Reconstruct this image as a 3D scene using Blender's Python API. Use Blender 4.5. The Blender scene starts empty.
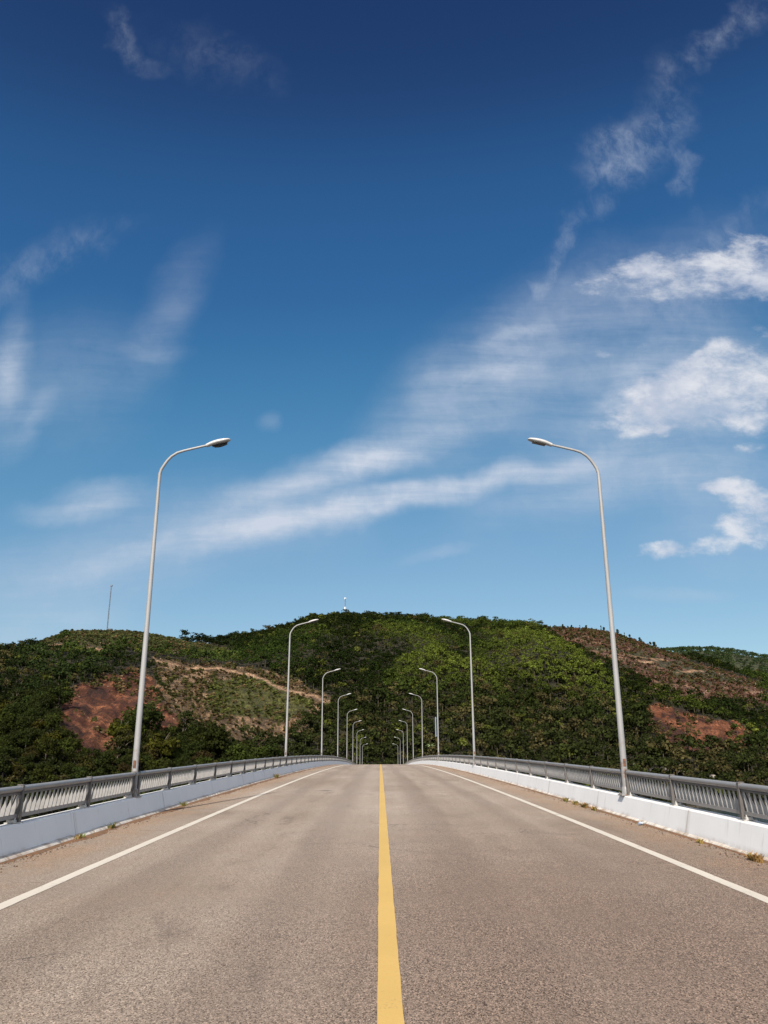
import bpy, math, random
import numpy as np
from mathutils import Vector, Matrix
random.seed(7); rng = np.random.default_rng(7)
S = bpy.context.scene
COL = S.collection
R = math.radians
SUN_E = 4.0
SKY_S = 0.10
SKY_ALT, SKY_AIR, SKY_DUST, SKY_OZ = 0.0, 1.0, 0.3, 3.0
# response of the deep blue, polarised sky: Nishita radiance -> radiance, per channel
SKY_CURVE = (((.63, .0857), (.78, .156), (.95, .212), (1.25, .386), (2.42, 1.33), (2.83, 1.60), (10, 5.0)),
             ((1.12, .269), (1.38, .607), (1.68, .84), (2.19, 1.33), (3.97, 2.50), (4.68, 2.90), (10, 5.5)),
             ((2.19, .875), (2.66, 1.64), (3.19, 2.07), (3.97, 2.62), (6.38, 3.85), (7.08, 4.15), (10, 5.5)))
EXPOSURE = 0.75
CIR_C = (3.5, 3.9, 4.6); CIR_K = .9; PUFF_A = (4.85, 4.92, 5.15); PUFF_B = (3.2, 3.5, 4.25)
FILL_CLOUD_C = (7.2, 7.4, 8.0)
RIDGE_T = [-0.8087, -0.5952, -0.4534, -0.4394, -0.4151, -0.3958, -0.382, -0.3667, -0.3308, -0.3007, -0.2764, -0.2581, -0.2277, -0.2073, -0.1882, -0.174, -0.1489, -0.1096, -0.0809, -0.0422, -0.0059, 0.0316, 0.0606, 0.0908, 0.121, 0.1596, 0.1814, 0.1935, 0.2296, 0.2656, 0.2893, 0.3242, 0.338, 0.3822, 0.4282, 0.46, 0.6118, 0.9628]
RIDGE_W = [0.138, 0.1374, 0.143, 0.1453, 0.1512, 0.1595, 0.1643, 0.1673, 0.1678, 0.1671, 0.164, 0.161, 0.1549, 0.1536, 0.1554, 0.1583, 0.1613, 0.1708, 0.1817, 0.184, 0.1839, 0.1814, 0.1789, 0.1764, 0.1763, 0.1725, 0.1731, 0.1737, 0.1711, 0.1674, 0.1625, 0.1492, 0.1431, 0.1311, 0.1168, 0.1062, 0.0791, 0.0665]
CIRRUS = [(-0.0374, 0.3187, 0.2892, 0.0186, 0.2272, 0.85), (0.0767, 0.3478, 0.1551, 0.0175, 0.2001, 0.26), (-0.3715, 0.326, 0.0688, 0.0161, 0.0721, 0.62), (-0.3612, 0.3487, 0.0442, 0.0108, 0.0352, 0.35), (-0.1013, 0.3522, 0.1482, 0.03, 0.3702, 0.62), (-0.0252, 0.3889, 0.0975, 0.0249, 0.2783, 0.55), (-0.2124, 0.2981, 0.1751, 0.0533, 0.0895, 0.32), (0.1198, 0.4878, 0.1664, 0.0627, 0.7291, 0.46), (0.134, 0.5141, 0.0676, 0.0117, 0.1905, 0.28), (0.17, 0.5696, 0.0525, 0.0105, 0.2313, 0.3), (0.2303, 0.6681, 0.0779, 0.0112, 1.0585, 0.22), (0.3033, 0.7652, 0.0623, 0.0179, 0.8088, 0.17), (0.3678, 0.8746, 0.077, 0.0448, 0.6683, 0.36), (0.4263, 0.9566, 0.0886, 0.0325, 1.3006, 0.15), (0.4473, 0.8252, 0.0494, 0.0137, -1.3844, 0.34), (0.5399, 1.0931, 0.0913, 0.024, 0.6453, 0.28), (0.578, 1.1454, 0.0461, 0.0216, 1.1759, 0.22), (-0.3847, 1.0761, 0.0506, 0.0168, -1.213, 0.26), (-0.3584, 1.0372, 0.033, 0.0142, -0.5127, 0.2), (-0.2541, 1.0451, 0.0911, 0.0398, -0.5194, 0.1), (-0.4955, 0.5105, 0.0819, 0.0241, 1.5783, 0.55), (-0.4573, 0.4384, 0.0535, 0.0195, 1.1861, 0.3), (-0.4913, 0.6748, 0.0835, 0.0326, 0.7358, 0.24), (-0.406, 0.7203, 0.0558, 0.0234, 0.5255, 0.11), (-0.4099, 0.503, 0.105, 0.0919, 0.6019, 0.2), (-0.2828, 0.6084, 0.1066, 0.0315, 1.2469, 0.2), (-0.3075, 0.5444, 0.0459, 0.0119, -0.0979, 0.13), (-0.1495, 0.445, 0.013, 0.0114, 0.3814, 0.2), (0.3205, 0.4372, 0.2151, 0.0886, 0.5335, 0.34), (0.3006, 0.5925, 0.2227, 0.0894, 0.4674, 0.32), (0.3583, 0.3608, 0.1974, 0.035, 0.1619, 0.34), (-0.3929, 0.2382, 0.135, 0.0382, -0.0024, 0.36), (-0.4103, 0.1801, 0.1085, 0.027, -0.0026, 0.36), (0.0747, 0.2625, 0.0401, 0.0076, 0.266, 0.25), (0.3669, 0.2088, 0.0551, 0.0075, -0.0025, 0.2), (0.5042, 0.74, 0.0978, 0.0178, 0.6384, 0.24), (0.4242, 0.4844, 0.1587, 0.0838, 0.2221, 0.36), (0.4346, 0.3072, 0.0946, 0.0644, -0.0021, 0.3), (0.4669, 0.6679, 0.1561, 0.0579, 0.0988, 0.34), (0.3197, 0.5021, 0.0903, 0.0186, 0.8659, 0.2)]
PUFFS = [(0.3773, 0.6777, 0.0701, 0.0219, 0.2916, 0.75), (0.4522, 0.6615, 0.1096, 0.0321, 0.0593, 0.8), (0.5277, 0.6841, 0.058, 0.0445, 0.1955, 0.95), (0.2911, 0.6457, 0.0363, 0.0126, 0.0987, 0.35), (0.4899, 0.6313, 0.0552, 0.019, -0.0007, 0.4), (0.4099, 0.4758, 0.11, 0.0369, 0.2397, 1.15), (0.4832, 0.5093, 0.0701, 0.0487, 0.2764, 1.1), (0.3515, 0.4471, 0.0483, 0.0253, 0.1845, 1.0), (0.4339, 0.5436, 0.0507, 0.016, 0.2801, 0.85), (0.3766, 0.5109, 0.0595, 0.0254, 0.4025, 0.8), (0.3022, 0.5468, 0.0192, 0.0074, 0.1905, 0.5), (0.3403, 0.5512, 0.0245, 0.0075, 0.0957, 0.55), (0.4702, 0.3177, 0.0329, 0.0348, -0.002, 1.1), (0.4385, 0.3472, 0.0334, 0.0107, 0.053, 1.0), (0.4615, 0.2914, 0.0402, 0.021, -0.0021, 1.0), (0.386, 0.2682, 0.0779, 0.009, 0.0515, 0.8), (0.4875, 0.406, 0.0286, 0.0098, -0.0016, 0.7), (0.4892, 0.4555, 0.0448, 0.0318, -0.0014, 0.95)]
ZONES = {'earth_a': [(-115.0, 306.5), (-118.7, 329.5), (-118.8, 349.0), (-119.6, 387.5), (-115.5, 405.0), (-102.5, 385.0), (-88.9, 350.5), (-76.0, 317.5), (-75.4, 304.5), (-80.9, 301.0), (-87.3, 300.5), (-86.5, 283.0), (-82.7, 261.0), (-85.8, 256.0), (-92.3, 261.5), (-103.4, 276.5)], 'earth_b': [(131.8, 431.5), (142.2, 439.5), (151.8, 431.5), (161.5, 421.0), (174.3, 420.5), (175.5, 403.5), (161.2, 378.5), (143.6, 371.0), (132.0, 368.5), (125.6, 376.5), (125.1, 397.5)], 'cut_a': [(-116.8, 426.0), (-108.3, 443.5), (-75.7, 454.5), (-41.8, 441.5), (-24.4, 414.5), (-29.9, 376.5), (-41.7, 342.5), (-56.6, 325.5), (-70.5, 320.0), (-83.2, 335.5)], 'grass_a': [(-82.5, 410.5), (-68.7, 429.5), (-44.6, 420.0), (-32.5, 395.0), (-42.7, 366.0), (-58.2, 355.5), (-74.7, 364.0)], 'top_a': [(-232.5, 587.5), (-196.6, 536.5), (-163.7, 545.0), (-142.6, 553.0), (-132.0, 612.0), (-97.5, 543.5), (-86.5, 500.0), (-104.3, 485.5), (-115.9, 441.5), (-141.8, 424.0), (-162.8, 425.5)], 'cut_b': [(127.0, 700.5), (156.4, 681.5), (176.1, 663.5), (191.2, 636.0), (211.9, 632.0), (236.1, 618.5), (256.8, 600.5), (263.2, 573.0), (204.3, 449.0), (198.3, 468.5), (171.8, 456.5), (155.5, 470.5), (151.2, 491.0), (142.1, 518.5), (131.9, 579.0)]}
TRACKS = {'track_a': [(-112.6, 426.0), (-106.0, 434.5), (-98.4, 436.0), (-88.8, 440.0), (-78.0, 438.0), (-66.4, 431.0), (-52.4, 422.5), (-39.2, 416.0), (-26.2, 405.0), (-21.4, 413.5)], 'track_b': [(-202.0, 504.0), (-165.9, 433.5), (-159.1, 436.0), (-149.2, 430.5), (-141.8, 424.0)], 'track_c': [(172.3, 571.5), (180.7, 570.5), (187.7, 571.5), (200.5, 587.0)], 'track_d': [(188.0, 538.0), (207.5, 562.5), (221.4, 576.0)], 'track_e': [(175.0, 557.5), (183.9, 560.5), (190.8, 563.5)]}
FAR_T = [0.2157, 0.2635, 0.3115, 0.3413, 0.3715, 0.3955, 0.4252, 0.4637, 0.6201]
FAR_W = [0.1447, 0.1422, 0.142, 0.1407, 0.1424, 0.1424, 0.1393, 0.1321, 0.1221]
RIGHT_RIDGE_U = [0.221, 0.2318, 0.2415, 0.256, 0.2669, 0.2705, 0.2862, 0.2947, 0.3007, 0.3128, 0.3249, 0.3298, 0.337, 0.2488]
LEFT_RIDGE_U = [-0.4548, -0.4091, -0.4031, -0.3791, -0.3707, -0.3586, -0.343, -0.313, -0.3045, -0.2432]
MAST_A = -0.3285
MAST_B = -0.0423
PALM = (20.2, 351.5)
PALM_W = 0.0333
BOULDERS = [(0.312, 0.0054, 1.6), (0.3258, 0.0048, 2.2), (0.3474, 0.0025, 1.8), (0.3813, -0.002, 1.5), (0.2921, 0.0131, 1.3)]
BY = [344.0, 345.0, 345.5, 342.5, 349.5]
# ---------------------------------------------------------------- terrain
def hash2(ix, iy, seed):
    n = (ix.astype(np.int64) * 374761393 + iy.astype(np.int64) * 668265263 + seed * 974634777) & 0xffffffff
    n = ((n ^ (n >> 13)) * 1274126177) & 0xffffffff
    n = (n ^ (n >> 16)) & 0xffffffff
    return n / 4294967295.0
def vnoise(x, y, seed=0):
    x = np.asarray(x, float); y = np.asarray(y, float)
    ix = np.floor(x); iy = np.floor(y); fx = x - ix; fy = y - iy
    fx = fx * fx * (3 - 2 * fx); fy = fy * fy * (3 - 2 * fy)
    a = hash2(ix, iy, seed); b = hash2(ix + 1, iy, seed); c = hash2(ix, iy + 1, seed); d = hash2(ix + 1, iy + 1, seed)
    return (a * (1 - fx) + b * fx) * (1 - fy) + (c * (1 - fx) + d * fx) * fy
def fbm(x, y, seed=0, oct=4):
    s = 0; a = 0.5; n = 0
    for k in range(oct):
        s = s + a * vnoise(x * 2 ** k, y * 2 ** k, seed + k * 17); n += a; a *= 0.5
    return s / n
def smooth(a, b, x):
    t = np.clip((np.asarray(x, float) - a) / (b - a), 0, 1); return t * t * (3 - 2 * t)
FOOT_T = [-1.6, -0.9, -0.45, -0.2, 0.0, 0.45, 0.9, 1.6]; FOOT_Y = [130, 150, 190, 260, 300, 320, 330, 330]
RIDGE_YT = [-1.6, -0.30, -0.20, -0.12, 0.0, 0.15, 0.30, 0.46, 0.9, 1.6]; RIDGE_YV = [560, 590, 640, 740, 770, 760, 700, 620, 560, 520]
def gully(X, Y):
    t = X / Y; s = np.clip((Y - np.interp(t, FOOT_T, FOOT_Y)) / (np.interp(t, RIDGE_YT, RIDGE_YV) - np.interp(t, FOOT_T, FOOT_Y)), 0, 1)
    return np.abs(fbm(t * 7 + 1.3 * s, s * 2.2 + 3, 11, 3) - .5) * 2.6
def terrain(X, Y):
    X = np.asarray(X, float); Y = np.maximum(np.asarray(Y, float), 60.0)
    t = X / Y
    yf = np.interp(t, FOOT_T, FOOT_Y) + 14 * (fbm(X / 40.0, Y * 0, 5) - .5)
    yr = np.interp(t, RIDGE_YT, RIDGE_YV)
    zr = np.interp(t, RIDGE_T, RIDGE_W) * yr + 1.6
    s = np.clip((Y - yf) / (yr - yf), 0, 1)
    p = 0.62 * s + 0.38 * (1 - (1 - s) ** 2.2)
    z = -10.5 + (zr + 10.5) * p
    env = np.clip(5 * s * (1 - s) ** 1.7, 0, 1)
    gul = gully(X, Y); amp = 8 + 15 * np.exp(-((t - .10) / .17) ** 2) * (1 - smooth(.6, .9, s))
    z = z + env * (amp * (gul - .30) + 9 * (fbm(X / 70.0, Y / 90.0, 23, 3) - .5))
    back = np.clip(Y - yr, 0, None)
    z = z - np.minimum(back * 0.30, 60 + back * .05)
    shore = np.clip(yf - Y, 0, None)
    z = z - shore * 0.25
    return z
# ---------------------------------------------------------------- helpers
class MB:
    """collects polygons for one mesh"""
    def __init__(self): self.v = []; self.f = []; self.smooth = []
    def add(self, verts, faces, smooth=False):
        b = len(self.v); self.v += [tuple(map(float, p)) for p in verts]
        self.f += [tuple(b + i for i in f) for f in faces]; self.smooth += [smooth] * len(faces)
    def box(self, c, s, bev=0.0):
        x, y, z = (s[0] / 2, s[1] / 2, s[2] / 2)
        if bev <= 0:
            vs = [(c[0] + a * x, c[1] + b * y, c[2] + d * z) for a in (-1, 1) for b in (-1, 1) for d in (-1, 1)]
            self.add(vs, [(0, 1, 3, 2), (4, 6, 7, 5), (0, 4, 5, 1), (2, 3, 7, 6), (0, 2, 6, 4), (1, 5, 7, 3)])
        else:   # chamfer in plan and top
            ring = [(x - bev, -y), (x, -y + bev), (x, y - bev), (x - bev, y), (-x + bev, y), (-x, y - bev), (-x, -y + bev), (-x + bev, -y)]
            vs = []
            for zz, k in ((-z, 1.0), (z - bev, 1.0), (z, 1 - bev / max(min(x, y), 1e-6))):
                vs += [(c[0] + p[0] * k, c[1] + p[1] * k, c[2] + zz) for p in ring]
            fs = [tuple(range(7, -1, -1)), tuple(range(16, 24))]
            for l in (0, 8):
                fs += [(l + i, l + (i + 1) % 8, l + 8 + (i + 1) % 8, l + 8 + i) for i in range(8)]
            self.add(vs, fs)
    def tube(self, pts, rad, n=10, caps=True):
        pts = [Vector(p) for p in pts]; vs = []; fs = []
        if not hasattr(rad, '__len__'): rad = [rad] * len(pts)
        prev = None
        for i, p in enumerate(pts):
            t = (pts[min(i + 1, len(pts) - 1)] - pts[max(i - 1, 0)]).normalized()
            if prev is None:
                a = Vector((0, 0, 1)) if abs(t.z) < .9 else Vector((1, 0, 0))
                u = t.cross(a).normalized()
            else:
                u = (prev - t * prev.dot(t)).normalized()
            prev = u; w = t.cross(u)
            for k in range(n):
                an = 2 * math.pi * k / n
                vs.append(p + (u * math.cos(an) + w * math.sin(an)) * rad[i])
        for i in range(len(pts) - 1):
            for k in range(n):
                fs.append((i * n + k, i * n + (k + 1) % n, (i + 1) * n + (k + 1) % n, (i + 1) * n + k))
        self.add(vs, fs, True)
        if caps:
            self.add(vs[:n], [tuple(range(n - 1, -1, -1))]); self.add(vs[-n:], [tuple(range(n))])
    def prism(self, prof, y0, y1):
        """polygon in x-z extruded in y"""
        n = len(prof)
        vs = [(x, y0, z) for x, z in prof] + [(x, y1, z) for x, z in prof]
        self.add(vs, [tuple(range(n)), tuple(range(2 * n - 1, n - 1, -1))] + [(i, i + n, (i + 1) % n + n, (i + 1) % n) for i in range(n)])
    def mesh(self, name, mat):
        me = bpy.data.meshes.new(name); me.from_pydata(self.v, [], self.f); me.validate()
        if len(me.polygons) == len(self.smooth): me.polygons.foreach_set('use_smooth', self.smooth)
        if mat: me.materials.append(mat)
        import bmesh
        bm = bmesh.new(); bm.from_mesh(me); bmesh.ops.recalc_face_normals(bm, faces=bm.faces); bm.to_mesh(me); bm.free()
        return me
def link(name, me, parent=None, loc=(0, 0, 0)):
    o = bpy.data.objects.new(name, me); COL.objects.link(o); o.location = loc
    if parent: o.parent = parent
    return o
def build(mb, name, mat, parent=None, loc=(0, 0, 0)): return link(name, mb.mesh(name, mat), parent, loc)
def tag(o, label=None, cat=None, group=None, kind=None):
    if label: o['label'] = label
    if cat: o['category'] = cat
    if group: o['group'] = group
    if kind: o['kind'] = kind
    return o
def thing(name, label, cat, loc=(0, 0, 0), group=None):
    return tag(link(name, None, None, loc), label, cat, group)
def quads_mesh(name, V, C, mat):
    """V (n,4,3) quads, C (n,3) colours -> mesh with attribute Col"""
    n = len(V); me = bpy.data.meshes.new(name)
    me.vertices.add(n * 4); me.vertices.foreach_set('co', np.ascontiguousarray(V, dtype=np.float32).ravel())
    me.loops.add(n * 4); me.loops.foreach_set('vertex_index', np.arange(n * 4, dtype=np.int32))
    me.polygons.add(n); me.polygons.foreach_set('loop_start', np.arange(0, n * 4, 4, dtype=np.int32))
    me.update(calc_edges=True)
    a = me.attributes.new('Col', 'FLOAT_COLOR', 'POINT')
    c = np.ones((n, 4, 4), np.float32); c[:, :, :3] = np.asarray(C, np.float32)[:, None, :]
    a.data.foreach_set('color', c.ravel()); me.materials.append(mat); return me
# ---------------------------------------------------------------- materials
def mat(name, rough=0.6, metallic=0.0, col=(.5, .5, .5)):
    m = bpy.data.materials.new(name); m.use_nodes = True; nt = m.node_tree; nt.nodes.clear()
    out = nt.nodes.new('ShaderNodeOutputMaterial'); b = nt.nodes.new('ShaderNodeBsdfPrincipled')
    nt.links.new(b.outputs[0], out.inputs[0]); b.inputs['Roughness'].default_value = rough; b.inputs['Metallic'].default_value = metallic
    b.inputs['Base Color'].default_value = (*col, 1); b.inputs['Specular IOR Level'].default_value = 0.3
    return m, nt, b
class NT:
    def __init__(s, nt): s.nt = nt
    def n(s, t, **k):
        o = s.nt.nodes.new(t)
        for a, v in k.items(): setattr(o, a, v)
        return o
    def l(s, a, b): s.nt.links.new(a, b)
    def put(s, sock, v):
        if hasattr(v, 'is_linked') or hasattr(v, 'links'): s.l(v, sock)
        else: sock.default_value = v
    def math(s, op, a, b=0.0, clamp=False):
        o = s.n('ShaderNodeMath', operation=op, use_clamp=clamp); s.put(o.inputs[0], a); s.put(o.inputs[1], b); return o.outputs[0]
    def noise(s, vec, scale, detail=4, rough=.55, dist=0.0):
        o = s.n('ShaderNodeTexNoise'); s.l(vec, o.inputs['Vector']); o.inputs['Scale'].default_value = scale
        o.inputs['Detail'].default_value = detail; o.inputs['Roughness'].default_value = rough; o.inputs['Distortion'].default_value = dist
        return o
    def ramp(s, fac, stops, interp='LINEAR'):
        o = s.n('ShaderNodeValToRGB'); s.l(fac, o.inputs[0]); e = o.color_ramp.elements; o.color_ramp.interpolation = interp
        while len(e) < len(stops): e.new(.5)
        for k, (p, c) in enumerate(stops):
            e[k].position = p; e[k].color = (*c, 1) if hasattr(c, '__len__') else (c, c, c, 1)
        return o.outputs[0]
    def mix(s, fac, a, b, mode='MIX'):
        o = s.n('ShaderNodeMix', data_type='RGBA', blend_type=mode); s.put(o.inputs[0], fac)
        for k, v in ((6, a), (7, b)):
            if hasattr(v, '__len__'): o.inputs[k].default_value = (*v, 1)
            else: s.l(v, o.inputs[k])
        return o.outputs[2]
    def mapr(s, v, a, b, c=0.0, d=1.0, it='SMOOTHSTEP'):
        o = s.n('ShaderNodeMapRange', interpolation_type=it); s.put(o.inputs[0], v)
        for k, q in ((1, a), (2, b), (3, c), (4, d)): o.inputs[k].default_value = q
        return o.outputs[0]
    def mapping(s, vec, scale=(1, 1, 1), rot=(0, 0, 0), loc=(0, 0, 0), vt='POINT'):
        o = s.n('ShaderNodeMapping', vector_type=vt); s.l(vec, o.inputs[0])
        o.inputs['Location'].default_value = loc; o.inputs['Rotation'].default_value = rot; o.inputs['Scale'].default_value = scale
        return o.outputs[0]
    def bump(s, h, strength, dist):
        o = s.n('ShaderNodeBump'); s.l(h, o.inputs['Height']); o.inputs['Strength'].default_value = strength; o.inputs['Distance'].default_value = dist
        return o.outputs[0]

def m_asphalt():
    m, nt, b = mat('asphalt', .9); b.inputs['Diffuse Roughness'].default_value = 1.0; q = NT(nt); g = q.n('ShaderNodeNewGeometry').outputs['Position']
    sx = q.n('ShaderNodeSeparateXYZ'); q.l(g, sx.inputs[0]); X = sx.outputs[0]; Yc = sx.outputs[1]
    big = q.noise(g, .22, 5, .6).outputs[0]; mid = q.noise(g, 1.3, 5, .65).outputs[0]
    lng = q.noise(q.mapping(g, (1.1, .06, 1)), 1.0, 4, .6).outputs[0]
    base = q.ramp(q.math('ADD', q.math('MULTIPLY', big, .55), q.math('MULTIPLY', lng, .45)),
                  [(.36, (.120, .095, .074)), (.5, (.167, .140, .115)), (.64, (.208, .180, .154))])
    base = q.mix(q.mapr(mid, .35, .7, 0, .45), base, (.165, .122, .092))
    # smoother pale wheel band left of the centre line; browner, sandier shoulders outside the edge lines
    band = q.math('MULTIPLY', q.mapr(X, -2.3, -.9), q.mapr(X, -.15, -.45)); 
    base = q.mix(q.math('MULTIPLY', band, .35), base, (.205, .176, .150))
    ax = q.math('ABSOLUTE', X)
    sh = q.math('MULTIPLY', q.mapr(ax, 3.95, 4.7), q.mapr(q.noise(g, .9, 5, .6).outputs[0], .25, .6))
    base = q.mix(q.math('MULTIPLY', sh, .75), base, (.178, .124, .083))
    # wheel tracks: two slightly darker, polished bands in each lane, wandering a little
    wob = q.math('ADD', ax, q.math('MULTIPLY', q.math('SUBTRACT', lng, .5), .8))
    for c0 in (1.05, 2.75):
        trk = q.math('MULTIPLY', q.mapr(q.math('ABSOLUTE', q.math('SUBTRACT', wob, c0)), .48, .08), q.mapr(big, .3, .6, .4, 1))
        base = q.mix(q.math('MULTIPLY', trk, .46), base, (.098, .080, .067))
    oil = q.math('MULTIPLY', q.mapr(q.math('ABSOLUTE', q.math('SUBTRACT', wob, 1.9)), .4, .05), q.mapr(q.noise(q.mapping(g, (1.5, .5, 1)), 1.0, 5, .7).outputs[0], .5, .72))
    base = q.mix(q.math('MULTIPLY', oil, .6), base, (.075, .060, .050))
    # coarser first stretch, grazing-light falloff painted in as darkening, strongest in the right lane
    grazing_coarse = q.mapr(q.math('ADD', Yc, q.math('MULTIPLY', q.math('SUBTRACT', mid, .5), 9.0)), 22.0, 6.5)
    grazing_coarse = q.math('MULTIPLY', grazing_coarse, q.mapr(X, -2.6, .8, .22, 1.0))
    base = q.mix(q.math('MULTIPLY', grazing_coarse, .85), base, (.096, .070, .055))
    # aggregate: individual stones of different tone
    vo = q.n('ShaderNodeTexVoronoi', feature='F1'); gg = q.mapping(g, (1, .5, 1)); q.l(gg, vo.inputs['Vector']); vo.inputs['Scale'].default_value = 140
    sc = q.n('ShaderNodeSeparateColor'); q.l(vo.outputs['Color'], sc.inputs[0])
    stone = q.ramp(sc.outputs[0], [(0, (.18, .16, .15)), (.20, (.46, .42, .39)), (.32, (.93, .90, .88)), (.55, (1.06, 1.04, 1.02)), (.72, (1.15, 1.17, 1.2)), (.88, (1.55, 1.5, 1.45)), (1, (2.3, 2.25, 2.2))])
    vo2 = q.n('ShaderNodeTexVoronoi', feature='F1'); q.l(gg, vo2.inputs['Vector']); vo2.inputs['Scale'].default_value = 80
    sc2 = q.n('ShaderNodeSeparateColor'); q.l(vo2.outputs['Color'], sc2.inputs[0])
    lump = q.ramp(sc2.outputs[1], [(0, .45), (.16, .78), (.45, 1.0), (1, 1.22)])
    worn = q.mapr(q.noise(g, .45, 3, .6).outputs[0], .30, .62, .6, 1.0)
    right = q.math('ADD', q.mapr(X, -.4, 1.2, .72, .85), q.math('MULTIPLY', grazing_coarse, .2))
    amt = q.math('MULTIPLY', worn, right)
    c = q.mix(amt, base, q.mix(1.0, base, stone, 'MULTIPLY'))
    c = q.mix(q.math('MULTIPLY', amt, .5), c, q.mix(1.0, c, lump, 'MULTIPLY'))
    # pits where stones have come out
    vp = q.n('ShaderNodeTexVoronoi', feature='F1'); q.l(q.mapping(g, (3.6, 2.6, 3)), vp.inputs['Vector']); vp.inputs['Scale'].default_value = 1.0
    sp = q.n('ShaderNodeSeparateColor'); q.l(vp.outputs['Color'], sp.inputs[0])
    pit = q.math('MULTIPLY', q.mapr(q.math('ADD', vp.outputs['Distance'], q.math('MULTIPLY', q.noise(g, 30, 2).outputs[0], .05)), .085, .05), q.math('GREATER_THAN', sp.outputs[2], .48))
    c = q.mix(q.math('MULTIPLY', pit, .75), c, (.030, .024, .020))
    # darker blotches of old binder
    bl = q.mapr(q.noise(q.mapping(g, (1, .55, 1)), .8, 6, .7, .6).outputs[0], .57, .76)
    c = q.mix(q.math('MULTIPLY', bl, .42), c, (.060, .047, .040))
    # hairline cracks
    vc = q.n('ShaderNodeTexVoronoi', feature='DISTANCE_TO_EDGE'); wv = q.n('ShaderNodeVectorMath', operation='ADD'); q.l(g, wv.inputs[0])
    nz = q.noise(g, 1.2, 4, .6); q.l(nz.outputs['Color'], wv.inputs[1]); q.l(wv.outputs[0], vc.inputs['Vector']); vc.inputs['Scale'].default_value = .33
    cr = q.math('MULTIPLY', q.mapr(vc.outputs[0], .006, .002), q.mapr(q.noise(g, .35, 2).outputs[0], .52, .62))
    c = q.mix(q.math('MULTIPLY', cr, .6), c, (.035, .028, .024))
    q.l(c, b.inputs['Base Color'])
    h = q.math('ADD', q.math('MULTIPLY', q.mapr(vo.outputs['Distance'], 0, .6, 1, 0), .6), q.math('MULTIPLY', pit, -2.0))
    q.l(q.bump(h, .55, .004), b.inputs['Normal']); return m
def m_paint_line(name, col, wear, asph=(.14, .115, .095)):
    m, nt, b = mat(name, .7); q = NT(nt); g = q.n('ShaderNodeNewGeometry').outputs['Position']
    n1 = q.noise(g, 2.0, 6, .7).outputs[0]; n2 = q.noise(g, 45, 3, .7).outputs[0]
    w = q.mapr(q.math('ADD', q.math('MULTIPLY', n1, .6), q.math('MULTIPLY', n2, .4)), .60 - wear, .72 - wear)
    c = q.mix(q.mapr(q.noise(g, .8, 4).outputs[0], .3, .7, 0, .5), col, tuple(k * .86 for k in col))
    c = q.mix(q.math('MULTIPLY', w, .75), c, asph)
    c = q.mix(q.mapr(n2, .5, .75, 0, .22), c, tuple(k * .55 for k in col))
    q.l(c, b.inputs['Base Color']); q.l(q.bump(n2, .35, .003), b.inputs['Normal']); return m
def m_concrete(name, col, dirt=(.30, .22, .15), lo=.62, rust=True):
    m, nt, b = mat(name, .8); q = NT(nt); g = q.n('ShaderNodeNewGeometry').outputs['Position']
    n1 = q.noise(g, .9, 6, .65).outputs[0]; n2 = q.noise(q.mapping(g, (1, 2.2, .35)), 2.4, 5, .65).outputs[0]; n3 = q.noise(g, 28, 3).outputs[0]
    c = q.mix(q.mapr(n1, .3, .7, 0, .35), col, tuple(k * .84 for k in col))
    c = q.mix(q.mapr(n2, lo, lo + .18, 0, .55), c, dirt)
    c = q.mix(q.mapr(n3, .62, .8, 0, .3), c, tuple(k * .6 for k in col))
    if rust:
        sp_ = q.n('ShaderNodeSeparateXYZ'); q.l(g, sp_.inputs[0]); yy2 = sp_.outputs[1]
        prof_ = q.math('SUBTRACT', q.math('MULTIPLY', yy2, .04223), q.math('MULTIPLY', q.math('MULTIPLY', yy2, yy2), .5 / 4079.6))
        h_ = q.math('SUBTRACT', sp_.outputs[2], prof_)
        gn = q.noise(g, 1.3, 6, .72).outputs[0]
        c = q.mix(q.math('MULTIPLY', q.mapr(h_, .13, .02), q.mapr(gn, .40, .70, 0, .6)), c, (.26, .15, .085))
        stn = q.noise(q.mapping(g, (1, 5.0, .25)), 1.4, 4, .65).outputs[0]
        c = q.mix(q.math('MULTIPLY', q.mapr(h_, .05, .42), q.mapr(stn, .58, .76, 0, .38)), c, (.34, .30, .26))
        sy = q.n('ShaderNodeSeparateXYZ'); q.l(g, sy.inputs[0])
        # cast joints every 6 m
        fr = q.math('ABSOLUTE', q.math('SUBTRACT', q.math('FRACT', q.math('DIVIDE', sy.outputs[1], 6.17)), .5))
        c = q.mix(q.math('MULTIPLY', q.mapr(fr, .0022, .0008), .6), c, (.16, .13, .11))
        c = q.mix(q.math('MULTIPLY', q.mapr(fr, .03, .0), q.mapr(n2, .45, .6, 0, .35)), c, (.33, .24, .17))
    q.l(c, b.inputs['Base Color']); q.l(q.bump(n3, .25, .004), b.inputs['Normal']); return m
def m_metal_paint(name, col, rusty=0.0, rough=.45, metallic=0.15):
    m, nt, b = mat(name, rough, metallic); q = NT(nt); g = q.n('ShaderNodeNewGeometry').outputs['Position']
    n1 = q.noise(g, 1.7, 5, .6).outputs[0]; n2 = q.noise(g, 9, 5, .7).outputs[0]
    c = q.mix(q.mapr(n1, .3, .7, 0, .5), col, tuple(k * .82 for k in col))
    c = q.mix(q.mapr(n2, .66 - rusty, .78 - rusty, 0, .8), c, (.16, .075, .035))
    q.l(c, b.inputs['Base Color']); q.l(q.mapr(n2, .3, .7, rough - .1, rough + .2), b.inputs['Roughness']); return m
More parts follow.
